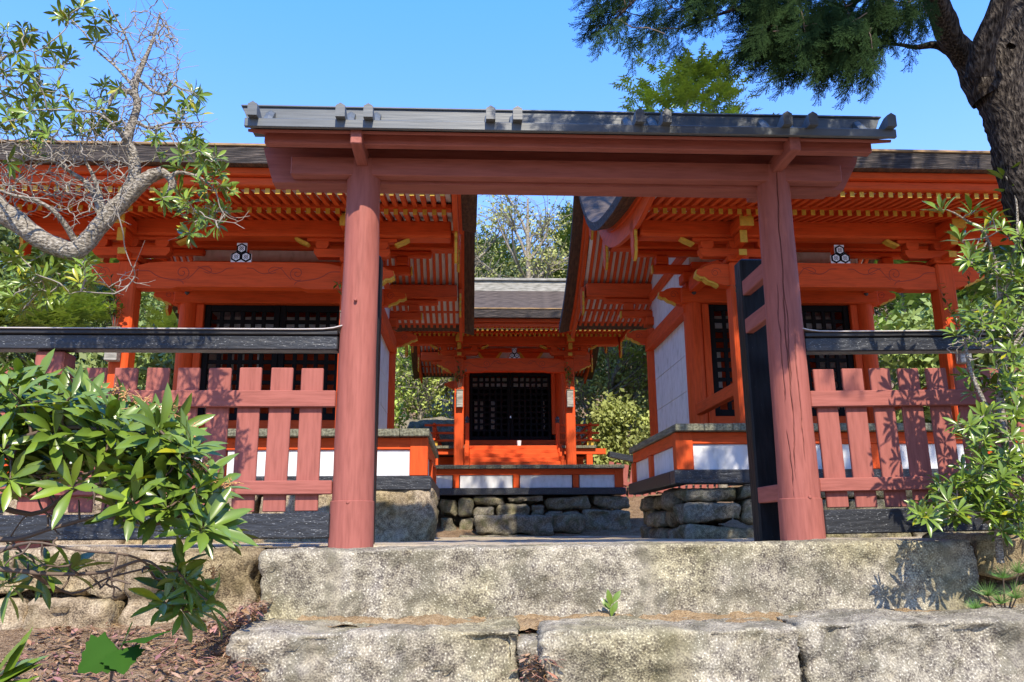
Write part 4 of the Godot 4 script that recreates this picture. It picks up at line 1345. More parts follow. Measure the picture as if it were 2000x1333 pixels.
func build_left_shrub() -> void:
	rng.seed = 12
	var t := thing("evergreen_shrub", "glossy green evergreen shrub in front of the left fence with orange flower buds", "shrub")
	var z := -1.5
	var st := begin()
	var nodes := []
	slim = 0.62
	limb(st, nodes, [[-220, 1400, 34, 0.0], [-120, 1000, 32], [-30, 880, 28], [40, 830, 22], [110, 800, 16], [170, 800, 12]], z, 7)
	limb(st, nodes, [[-60, 905, 26], [60, 850, 17, 0.1], [150, 835, 14, 0.1], [235, 845, 11, 0.1], [300, 830, 9]], z, 6)
	limb(st, nodes, [[-120, 1000, 26], [0, 1055, 17], [110, 1030, 13], [200, 1010, 11], [300, 1025, 10], [370, 1000, 8]], z, 6)
	limb(st, nodes, [[-80, 960, 20], [60, 1005, 15, -0.1], [140, 960, 12, -0.1], [220, 920, 10, -0.1]], z, 6)
	limb(st, nodes, [[-150, 1100, 26], [0, 1112, 16], [100, 1122, 12], [200, 1118, 11], [280, 1095, 8], [320, 1120, 6]], z, 6)
	limb(st, nodes, [[-20, 1085, 16], [60, 1060, 9, 0.1], [150, 1075, 7, 0.1], [250, 1085, 6, 0.1], [290, 1105, 5]], z, 5)
	limb(st, nodes, [[60, 1118, 12], [140, 1160, 7, -0.1], [210, 1130, 5, -0.1], [290, 1110, 4, -0.1]], z, 5)
	slim = 1.0
	part(t, "stem", st.commit(), M.twig_brown)
	var tw := begin()
	for e in [[60, 1090, 90, 60, 14], [150, 950, 120, 60, 22], [200, 1130, 100, 40, 9]]:
		for p in blob_points(e, e[4], z, 0.15):
			twig_to(tw, nodes, p, 0.0013)
	var places := []
	var tints := []
	shift = Vector2(-28, 26)
	for e in [[50, 740, 70, 28, 15], [150, 765, 70, 25, 13], [240, 795, 60, 25, 10], [100, 820, 100, 40, 20], [210, 850, 70, 40, 14], [310, 825, 55, 28, 10], [375, 850, 40, 35, 8], [330, 900, 55, 40, 11], [415, 935, 40, 35, 8], [445, 1000, 30, 30, 6], [365, 985, 50, 30, 8], [270, 930, 60, 40, 10], [60, 890, 80, 40, 10], [25, 800, 30, 60, 8], [150, 905, 70, 30, 6]]:
		for p in blob_points(e, e[4], z, 0.13):
			var d := twig_to(tw, nodes, p, 0.0016)
			rosette(places, tints, p, (d * 0.6 + Vector3(0.25, 0.8, 0.3)).normalized(), 7 + rng.randi() % 4, 0.072 * rf(0.75, 1.2), 1.25, 0.02)
	shift = Vector2.ZERO
	for e in [[350, 1130, 45, 28, 5], [370, 1175, 40, 30, 5], [320, 1150, 30, 30, 3], [40, 1135, 50, 25, 3], [130, 1110, 40, 20, 2]]:
		for p in blob_points(e, e[4], z - 0.1, 0.08):
			var d := twig_to(tw, nodes, p, 0.0014)
			rosette(places, tints, p, (d * 0.6 + Vector3(0.2, 0.6, 0.3)).normalized(), 8, 0.07 * rf(0.85, 1.15), 1.35, 0.01)
	var g := part(t, "twigs", tw.commit(), M.twig_brown)
	g.set_meta("kind", "stuff")
	# strings of small flower buds
	var bd := lathe([[0.0, -0.0022], [0.0015, -0.0007], [0.0016, 0.0006], [0.0, 0.0026]], 6)
	var bp := []
	var bc := []
	var bs := begin()
	for e in [[205, 775, 45, 18, 4], [290, 800, 30, 15, 3], [345, 815, 25, 16, 3], [375, 845, 20, 16, 2], [430, 955, 22, 20, 3], [400, 920, 18, 12, 2], [300, 850, 22, 12, 2], [415, 1125, 10, 8, 1]]:
		for p in blob_points(e, e[4], z, 0.1):
			for s in 4:
				var d := Vector3(rf(-0.6, 0.9), rf(0.0, 0.9), rf(-0.5, 0.6)).normalized()
				var l := rf(0.018, 0.04)
				var pts := [p - d * 0.01, p + d * l * 0.5, p + d * l + Vector3(0, -0.006, 0)]
				tube(bs, pts, [0.0009, 0.0008, 0.0006], 3)
				for k in 7:
					var q: Vector3 = pts[0].lerp(pts[2], (k + 1) / 9.0) + Vector3(rf(-1, 1), rf(-1, 1), rf(-1, 1)) * 0.003
					bp.append(Transform3D(Basis.from_euler(Vector3(rf(0, 3), rf(0, 3), rf(0, 3))) * rf(0.7, 1.2), q))
					bc.append(Color(1, 1, 1))
	var racemes := part(t, "flower_stalks", bs.commit(), M.bud)
	racemes.set_meta("kind", "stuff")
	copies(t, "flower_buds", bd, M.bud, bp, bc)
	keep_largest(t, places, tints, 290)

func build_right_shrub() -> void:
	rng.seed = 21
	var t := thing("evergreen_shrub", "tall leafy evergreen shrub at the right edge beside the right fence", "shrub")
	var z := -4.75
	var st := begin()
	var nodes := []
	limb(st, nodes, [[1955, 1100, 14], [1950, 1020, 14], [1965, 900, 14], [1955, 780, 17], [1965, 660, 14], [1950, 540, 10], [1925, 460, 7], [1890, 432, 5], [1862, 415, 4]], z, 7)
	limb(st, nodes, [[1952, 1030, 20], [1910, 1005, 12], [1870, 995, 8], [1830, 1000, 5]], z, 6)
	limb(st, nodes, [[1965, 860, 14], [1925, 790, 9, 0.1], [1895, 720, 7, 0.1], [1885, 660, 5, 0.1]], z, 6)
	limb(st, nodes, [[1960, 700, 14], [2010, 620, 10], [2040, 520, 8]], z, 6)
	limb(st, nodes, [[1958, 620, 10], [1985, 480, 7, 0.1], [1985, 390, 4, 0.1], [1965, 345, 3, 0.1]], z, 6)
	limb(st, nodes, [[1930, 470, 6], [1910, 500, 4], [1885, 478, 3]], z, 5)
	part(t, "stem", st.commit(), M.grey_bark)
	var tw := begin()
	for e in [[1890, 685, 45, 30, 30], [1960, 640, 50, 80, 30], [1940, 900, 60, 80, 24]]:
		for p in blob_points(e, e[4], z, 0.2):
			twig_to(tw, nodes, p, 0.0025)
	var places := []
	var tints := []
	for q in [[1840, 412, 0.15], [1897, 415, 0.14], [1876, 468, 0.14], [1968, 352, 0.16], [1985, 385, 0.15]]:
		var p := at(q[0], q[1], z + 0.05)
		var d := twig_to(tw, nodes, p, 0.003)
		rosette(places, tints, p, (d * 0.3 + Vector3(-0.1, 1.0, 0.15)).normalized(), 8, q[2], 0.95, 0.0)
	for e in [[1965, 445, 45, 30, 9], [1940, 505, 50, 35, 11], [1990, 520, 30, 60, 9], [1975, 590, 40, 45, 12], [1910, 610, 40, 25, 8], [1975, 680, 35, 45, 9], [1895, 655, 30, 20, 4], [1930, 745, 55, 30, 12], [1985, 790, 40, 50, 11], [1920, 820, 60, 35, 14], [1985, 880, 40, 45, 9], [1925, 930, 65, 30, 15], [1870, 945, 40, 25, 8], [1975, 965, 45, 35, 10], [1840, 1000, 50, 20, 14], [1910, 1000, 55, 28, 22], [1975, 1020, 40, 25, 16], [1890, 960, 70, 30, 20], [1960, 930, 50, 40, 16], [1940, 850, 60, 50, 16], [1975, 740, 40, 40, 10]]:
		for p in blob_points(e, e[4], z, 0.3):
			var d := twig_to(tw, nodes, p, 0.0028)
			rosette(places, tints, p, (d * 0.6 + Vector3(-0.15, 0.8, 0.45)).normalized(), 8 + rng.randi() % 4, 0.105 * rf(0.75, 1.1), 1.2, 0.04)
	var g := part(t, "twigs", tw.commit(), M.twig_pale)
	g.set_meta("kind", "stuff")
	keep_largest(t, places, tints, 290)

func build_big_pine() -> void:
	rng.seed = 33
	var t := thing("conifer", "big dark conifer leaning in at the upper right with hanging sprays", "tree")
	var z := -4.7
	var st := begin()
	var nodes := []
	slim = 0.88
	limb(st, nodes, [[2260, 1150, 190], [2150, 760, 160], [2060, 500, 130], [2005, 360, 118], [1975, 240, 112], [1950, 150, 118], [1990, 40, 110], [2060, -120, 95], [2120, -400, 80], [2150, -800, 60], [2150, -1300, 40]], z, 30, 0.06, 14)
	limb(st, nodes, [[1935, 190, 95], [1893, 122, 70], [1862, 80, 62, 0.1], [1835, 20, 60, 0.25], [1800, -60, 50, 0.5], [1700, -200, 40, 0.9], [1560, -420, 26, 1.2]], z, 12, 0.07, 5)
	limb(st, nodes, [[1900, 128, 40], [1856, 100, 26], [1826, 88, 20], [1790, 92, 12], [1760, 88, 9], [1733, 86, 5]], z, 8, 0.08)
	limb(st, nodes, [[1915, 150, 70, 0.2], [1925, 80, 58, 0.3], [1958, 0, 52, 0.4], [2000, -160, 40, 0.6]], z, 12, 0.06, 5)
	limb(st, nodes, [[1975, 90, 24], [1985, 70, 16], [1978, 56, 8]], z + 0.3, 7)
	# boughs that carry the hanging sprays in view
	limb(st, nodes, [[1780, -80, 30, 0.6], [1700, -20, 20, 0.5], [1620, 40, 13, 0.4], [1560, 90, 8, 0.4], [1530, 130, 5, 0.4]], z, 7)
	limb(st, nodes, [[1760, -130, 26, 0.7], [1600, -60, 16, 0.7], [1480, 0, 10, 0.6], [1400, 30, 7, 0.6], [1330, 55, 5, 0.6]], z, 7)
	limb(st, nodes, [[1700, -200, 24, 0.9], [1500, -150, 15, 0.8], [1320, -70, 10, 0.7], [1230, 10, 6, 0.7], [1180, 60, 4, 0.7]], z, 7)
	limb(st, nodes, [[1720, -40, 16, 0.5], [1690, 40, 9, 0.5], [1670, 100, 5, 0.5]], z, 6)
	slim = 1.0
	part(t, "trunk", st.commit(), M.dark_bark)
	var tw := begin()
	var spray := branchlet_mesh(0.26, 0.019, 5)
	var places := []
	var tints := []
	var ends := []
	for e in [[1520, 20, 60, 60, 60], [1600, 60, 90, 60, 130], [1540, 90, 70, 40, 60], [1660, 90, 60, 55, 70], [1590, 130, 50, 25, 34], [1700, 40, 70, 60, 80], [1770, 20, 60, 40, 45], [1690, 130, 30, 20, 12], [1480, 100, 20, 30, 9], [1340, 20, 70, 35, 34], [1240, 25, 60, 35, 30], [1310, 70, 40, 28, 16], [1190, 70, 30, 18, 10], [1420, 10, 50, 25, 20], [1440, -20, 100, 30, 40], [1230, -20, 60, 20, 16]]:
		for p in blob_points([e[0], e[1] - 22, e[2], e[3]], int(e[4] * (0.38 if e[0] > 1430 else 0.3)), z + 0.55, 0.3):
			ends.append(p)
	# boughs further up and out of view, which shade the gate roof and the right shrine
	for c in [[1.3, 4.6, -2.9, 0.6, 0.25, 0.45, 120], [2.2, 4.5, -2.9, 0.5, 0.25, 0.45, 120], [3.0, 4.7, -2.9, 0.5, 0.3, 0.45, 110], [1.5, 4.9, -4.0, 0.7, 0.35, 0.5, 170], [2.5, 4.6, -4.0, 0.7, 0.35, 0.5, 190], [3.4, 5.0, -4.3, 0.8, 0.5, 0.7, 140], [4.4, 5.3, -4.6, 0.9, 0.6, 0.8, 150], [5.6, 5.2, -5.0, 0.8, 0.6, 0.8, 120], [3.4, 6.6, -4.6, 1.0, 0.6, 0.9, 130], [4.8, 6.8, -4.8, 1.1, 0.6, 0.9, 120], [3.2, 8.6, -5.0, 1.3, 0.8, 1.0, 110], [4.6, 9.6, -5.2, 1.2, 0.9, 1.0, 90], [2.5, 10.4, -6.3, 1.0, 0.7, 1.0, 170], [4.2, 12.0, -5.6, 1.0, 1.0, 1.0, 70], [0.5, 11.0, -7.7, 1.0, 0.6, 0.8, 130], [1.9, 11.6, -7.5, 1.0, 0.6, 0.8, 140], [3.2, 11.3, -7.4, 1.0, 0.6, 0.8, 130]]:
		tube(tw, [nodes[nearest(nodes, Vector3(c[0], c[1] - 1.0, c[2]))], Vector3(c[0], c[1], c[2])], [0.06, 0.02], 6)
		nodes.append(Vector3(c[0], c[1], c[2]))
		for i in c[6]:
			ends.append(Vector3(c[0] + rng.randfn() * c[3] * 0.6, c[1] + rng.randfn() * c[4] * 0.6, c[2] + rng.randfn() * c[5] * 0.6))
	var q := []
	for p in ends:
		q.append([nodes[nearest(nodes, p)].distance_to(p), p])
	q.sort_custom(func(a, b): return a[0] < b[0])
	for v in q:
		var d := twig_to(tw, nodes, v[1], 0.003, 0.08, 3)
		for k in 3:
			var dir := (d * 0.25 + Vector3(-0.42 + rf(-0.45, 0.45), -0.75 + rf(-0.3, 0.35), rf(-0.45, 0.45))).normalized()
			var bs := facing(dir, Vector3(rf(-0.5, 0.5), rf(-0.1, 0.5), 1.0)).scaled_local(Vector3.ONE * rf(0.5, 1.1))
			places.append(Transform3D(bs, v[1] + Vector3(rf(-0.05, 0.05), rf(-0.05, 0.05), rf(-0.05, 0.05))))
			var w := rf(0.7, 1.25)
			tints.append(Color(w, w, w))
	var g := part(t, "twigs", tw.commit(), M.twig_brown)
	g.set_meta("kind", "stuff")
	copies(t, "crown", spray, M.needle, places, tints)

# trees further off: a trunk with limbs and a crown of leaf clumps with gaps
var far_meshes := {}

func far_tree(called: String, label: String, where: Vector3, height: float, spread: float, kind: String, seed_: int, tint: Color, density := 1.0, lean := Vector3.ZERO) -> Node3D:
	rng.seed = seed_
	var t := thing(called, label, "tree", where)
	var st := begin()
	var conifer := kind == "conifer"
	var top := Vector3(lean.x, height, lean.z)
	var spine := [Vector3(0, -0.6, 0), top * 0.3 + Vector3(rf(-0.1, 0.1), 0, rf(-0.1, 0.1)) * height * 0.3, top * 0.62, top * 0.95]
	var pts := smooth(spine, 4)
	var rad := []
	for i in pts.size():
		rad.append(lerpf(height * 0.022, height * 0.004, float(i) / (pts.size() - 1)))
	tube(st, pts, rad, 8, 0.05)
	var places := []
	var tints := []
	var nc := int((26 if conifer else 34) * clampf(spread / 2.0, 0.7, 2.0))
	for i in nc:
		var f := pow(rf(0.0, 1.0), 0.8)
		var y := lerpf(0.25, 1.0, f)
		var rad_here := spread * ((1.08 - y) * 1.15 if conifer else sqrt(maxf(0.05, 1.0 - pow((y - 0.62) / 0.45, 2))))
		var a := rf(0, TAU)
		var rr := rad_here * sqrt(rf(0.12, 1.0))
		var base: Vector3 = pts[clampi(int((y - 0.1) * (pts.size() - 1)), 0, pts.size() - 1)]
		var c := Vector3(lean.x * y + cos(a) * rr, y * height, lean.z * y + sin(a) * rr)
		tube(st, smooth([base, base.lerp(c, 0.5) + Vector3(rf(-0.1, 0.1), rf(-0.05, 0.15), rf(-0.1, 0.1)) * spread, c], 3), [height * 0.008, height * 0.007, height * 0.006, height * 0.005, height * 0.004, height * 0.003, height * 0.002], 4)
		var n := int(rf(26, 52) * density)
		var size := spread * rf(0.22, 0.36)
		var tone := rf(0.7, 1.35)
		for k in n:
			var o := Vector3(rng.randfn(), rng.randfn() * (0.45 if conifer else 0.6), rng.randfn()) * size * 0.55
			var b := Basis.from_euler(Vector3(rf(0, TAU), rf(0, TAU), rf(0, TAU)))
			if conifer or kind == "cypress":
				b = facing(Vector3(o.x + cos(a) * 0.6 * size, 0.35 * size + o.y * 0.5, o.z + sin(a) * 0.6 * size), Vector3.UP)
			places.append(Transform3D(b * rf(0.7, 1.25), c + o))
			var v := tone * rf(0.8, 1.2)
			tints.append(Color(tint.r * v, tint.g * v, tint.b * v))
		if kind == "sparse":
			for k in 16:
				var o := Vector3(rng.randfn(), rng.randfn() * 0.7 + 0.5, rng.randfn()) * size * 0.8
				tube(st, [base.lerp(c, rf(0.6, 1.0)), c + o * 0.5 + Vector3(rf(-0.05, 0.05), 0, rf(-0.05, 0.05)), c + o], [0.016, 0.011, 0.006], 3)
	part(t, "trunk", st.commit(), M.far_bark)
	if not far_meshes.has(kind):
		far_meshes[kind] = spray_mesh(0.5, 0.17, 8, 0.15) if conifer else clump_mesh(12, 0.30, 0.15, 3) if kind == "broad" else spray_mesh(0.42, 0.15, 9, 0.1) if kind == "cypress" else clump_mesh(9, 0.34, 0.11, 6)
	copies(t, "crown", far_meshes[kind], M.far_leaf, places, tints)
	return t

# ---------------------------------------------------------------- small things
func sprig_holder(label: String, where: Vector3, size: float, seed_: int) -> void:
	rng.seed = seed_
	var t := thing("sprig_holder", label, "sprig holder", where, "wooden sprig holders on the porch columns")
	part(t, "holder_box", cbox(Vector3(0.13, 0.34, 0.10) * size, 0.006), M.grey_wood, Vector3(0, 0.17 * size, 0))
	box(t, "holder_rim", M.deck_wood, Vector3(-0.072, 0.342, -0.056) * size, Vector3(0.072, 0.362, 0.056) * size, 0.004)
	var st := begin()
	var places := []
	var tints := []
	for k in 7:
		var d := Vector3(rf(-0.35, 0.35), 1, rf(0.0, 0.3)).normalized()
		var l := rf(0.22, 0.6) * size
		var pts := [Vector3(0, 0.3 * size, 0), Vector3(0, 0.34 * size, 0) + d * l * 0.5, Vector3(0, 0.34 * size, 0) + d * l + Vector3(rf(-0.04, 0.04), 0, 0)]
		tube(st, pts, [0.004, 0.003, 0.002], 4)
		for i in 9:
			var p: Vector3 = pts[1].lerp(pts[2], i / 8.0)
			var o := Vector3(rf(-1, 1), rf(-0.2, 0.9), rf(-0.6, 1)).normalized()
			places.append(Transform3D(facing(o, Vector3(0, 1, 0.3)).scaled_local(Vector3.ONE * rf(0.06, 0.10) * size), p))
			var v := rf(0.35, 0.9)
			tints.append(Color(v, v, v) if rf(0, 1) > 0.12 else Color(1.8, 1.5, 0.8))
	part(t, "stem", st.commit(), M.twig_brown)
	copies(t, "foliage", leaf_mesh(1.0, 0.42, 0.15, 0.3), M.glossy_leaf, places, tints)

func lobed_leaf(size: float) -> ArrayMesh:        # a broad toothed leaf, cupped along its midrib
	var st := begin()
	var rows := [[0.0, 0.05], [0.04, 0.34], [0.0, 0.5], [0.22, 0.46], [0.3, 0.66], [0.42, 0.52], [0.5, 0.54], [0.58, 0.38], [0.7, 0.36], [0.78, 0.2], [0.9, 0.14], [1.0, 0.0]]
	for i in rows.size() - 1:
		for s in [-1.0, 1.0]:
			var p := func(k: int, f: float) -> Vector3:
				var x: float = rows[k][1] * f * s
				return Vector3(x, lerpf(k / 11.0, rows[k][0], f), 0.16 * absf(x) - 0.22 * x * x - 0.2 * pow(k / 11.0, 2.0)) * size
			for f in 2:
				var a: Vector3 = p.call(i, f * 0.5)
				var b: Vector3 = p.call(i, f * 0.5 + 0.5)
				var c: Vector3 = p.call(i + 1, f * 0.5 + 0.5)
				var d: Vector3 = p.call(i + 1, f * 0.5)
				for v in ([a, d, c, a, c, b] if s > 0 else [a, b, c, a, c, d]):
					var mid: bool = v == a or v == d
					st.set_color(Color(1.25, 1.25, 1.1) if f == 0 and mid else Color(0.95, 0.95, 0.95))
					st.add_vertex(v)
	st.generate_normals()
	st.index()
	return st.commit()

func build_small_things() -> void:
	sprig_holder("grey sprig box with dark leaves on the left shrine's outer left column", Vector3(-3.76, 1.86, -8.62), 1.0, 3)
	sprig_holder("sprig box on the left shrine's right column, mostly hidden by the gate post", Vector3(-1.33, 2.05, -8.62), 1.0, 4)
	sprig_holder("sprig box on the right shrine's left column, beside the black rear post", Vector3(3.07, 1.95, -8.62), 1.0, 5)
	sprig_holder("grey sprig box on the right shrine's outer right column above the fence", Vector3(5.47, 1.86, -8.62), 1.0, 6)
	sprig_holder("sprig box on the left column of the rear shrine", Vector3(-0.22, 2.70, -17.43), 1.05, 7)
	sprig_holder("sprig box on the right column of the rear shrine", Vector3(2.16, 2.70, -17.43), 1.05, 8)
	tag(part(self, "cup", lathe([[0.0, 0.0], [0.04, 0.0], [0.052, 0.12], [0.047, 0.12], [0.036, 0.01], [0.0, 0.01]], 20), M.cup_white, Vector3(1.11, 1.977, -18.46)), "small white cup on the top step of the rear shrine", "cup")
	tag(part(self, "boulder", stone_mesh(Vector3(3.4, 1.9, 1.8), 71, 0.1, 0.85, 0.16, Color(1.1, 1.1, 1.1)), M.base_stone, Vector3(-1.05, 2.55, -25.2)), "rounded grey boulder behind the rear shrine's left railing", "boulder")
	# dark picket fence going back on the right of the rear shrine
	var a := Vector3(3.1, 0.35, -19.6)
	var b := Vector3(7.0, 0.35, -20.8)
	var f := thing("picket_fence", "dark red picket fence with black rail behind the right shrine", "fence", a)
	f.rotation = Vector3(0, atan2(-(b - a).z, (b - a).x), -0.16)
	var l := a.distance_to(b)
	box(f, "top_rail", M.black_x, Vector3(0, 1.50, -0.06), Vector3(l, 1.64, 0.06))
	box(f, "rail", M.rose_x, Vector3(0, 0.9, 0.016), Vector3(l, 1.0, 0.05))
	for k in int(l / 0.2):
		part(f, "picket", cbox(Vector3(0.13, 1.45, 0.03), 0.004), M.rose_y, Vector3(0.1 + 0.2 * k, 0.68, 0))
	rng.seed = 50
	# a sapling with broad lobed leaves at the lower left
	var t := thing("sapling", "young plant with broad green lobed leaves at the lower left", "plant")
	var st := begin()
	var foot := Vector3(-0.50, -0.62, -1.28)
	var tips := [[at(290, 1245, -1.3), at(285, 1205, -1.25), 0.075], [at(225, 1262, -1.3), at(160, 1268, -1.27), 0.07], [at(240, 1268, -1.3), at(240, 1315, -1.22), 0.06], [at(250, 1240, -1.3), at(230, 1222, -1.34), 0.05]]
	for q in tips:
		tube(st, smooth([foot, at(215, 1333, -1.32), q[0].lerp(at(232, 1280, -1.3), 0.5), q[0]], 3), [0.002, 0.002, 0.002, 0.0018, 0.0016, 0.0015, 0.0014, 0.0013, 0.0012, 0.001], 5)
	part(t, "stem", st.commit(), M.twig_brown)
	for q in tips:
		var o := part(t, "leaf", lobed_leaf(q[2] * 0.8), M.dark_leaf)
		o.transform = Transform3D(facing(q[1] - q[0] + Vector3(0, -0.025, 0), Vector3(0.15, 0.45, 0.9)), q[0])
	# strap leaves in the corner
	var s := thing("strap_plant", "tuft of long yellow green strap leaves in the lower left corner", "plant")
	for k in 9:
		var base := at(-40, 1380, -1.15) + Vector3(rf(-0.03, 0.03), 0, rf(-0.03, 0.03))
		var tip := at(rf(0, 70), rf(1240, 1330), -1.1)
		var o := part(s, "leaf", leaf_mesh(1.0, 0.13, 0.15, 0.3, Color(2.2, 1.7, 0.6, 1) if k % 3 == 0 else Color(1.5, 1.3, 0.7, 1)), M.glossy_leaf)
		o.transform = Transform3D(facing(tip - base, Vector3(0.2, 0.7, 0.5)).scaled_local(Vector3.ONE * base.distance_to(tip) * 1.1), base)
	# pine seedling in the dark corner right of the stairs
	var p := thing("pine_seedling", "small bright green pine seedling beside the right end of the stairs", "plant")
	var ps := begin()
	var ns := begin()
	for q in [[1960, 1130, 0.11], [1930, 1165, 0.10], [1985, 1170, 0.11], [1955, 1180, 0.09], [1905, 1190, 0.07], [1990, 1120, 0.09]]:
		var c := at(q[0], q[1], -4.75)
		tube(ps, [at(1965, 1215, -4.85), c.lerp(at(1965, 1215, -4.85), 0.4), c], [0.006, 0.005, 0.004], 5)
		for k in 60:
			var d := Vector3(rng.randfn(), absf(rng.randfn()) + 0.3, rng.randfn()).normalized()
			var w := d.cross(Vector3(0.3, 0.1, 1)).normalized() * 0.0022
			var tip: Vector3 = c + d * q[2]
			for v in [c - w, tip, c + w]:
				ns.add_vertex(v)
	ns.generate_normals()
	part(p, "stem", ps.commit(), M.twig_brown)
	var nn := part(p, "needles", ns.commit(), M.needle_bright)
	nn.set_meta("kind", "stuff")
	# a fern in the joint of the steps
	var fern := thing("fern", "tiny green fern in the joint under the top step", "plant")
	for k in 7:
		var o := part(fern, "frond", leaf_mesh(1.0, 0.35, 0.3, 0.2), M.glossy_leaf)
		o.transform = Transform3D(facing(Vector3(rf(-0.8, 0.8), 1, rf(0.0, 0.8)), Vector3(0, 0.3, 1)).scaled_local(Vector3.ONE * rf(0.05, 0.10)), at(1194, 1208, -4.86) + Vector3(0, 0.012 * k, 0))
	# fallen needles and leaves
	var lm := leaf_mesh(1.0, 0.10, 0.1, 0.1)
	var places := []
	var tints := []
	for k in 5200:
		var x := rf(-2.3, -0.95)
		var z := rf(-4.86, -3.4)
		if k < 900:
			x = rf(0.27, 0.42)
			z = rf(-4.7, -4.28)
		elif k < 1700:
			x = rf(-1.35, -1.12)
			z = rf(-4.95, -4.3)
		var y := ground_height(x, z) + 0.035 * rf(0.0, 1.0) + 0.012
		if k < 900:
			y = -0.44 + rf(-0.12, 0.03) - 0.3 * (z + 4.7)
		elif k < 1700:
			y = maxf(y, -0.42 + (x + 1.35) * 0.5 + rf(-0.02, 0.04))
		var bs := Basis.from_euler(Vector3(-PI / 2 + rf(-0.5, 0.5), rf(0, TAU), rf(-0.4, 0.4))) 
		places.append(Transform3D(bs.scaled_local(Vector3(rf(0.5, 1.8) if k % 4 else 4.0, 1, 1) * rf(0.03, 0.08)), Vector3(x, y, z)))
		var v := rf(0.5, 1.5)
		tints.append(Color(v, v * rf(0.8, 1.2), v * rf(0.7, 1.4)) if k % 5 else Color(1.6, 1.9, 2.0) * rf(0.6, 1.1))
	var lt := thing("fallen_needles", "reddish brown fallen needles and leaves beside and between the stones", "litter")
	lt.set_meta("kind", "stuff")
	copies(lt, "litter", lm, M.litter, places, tints)

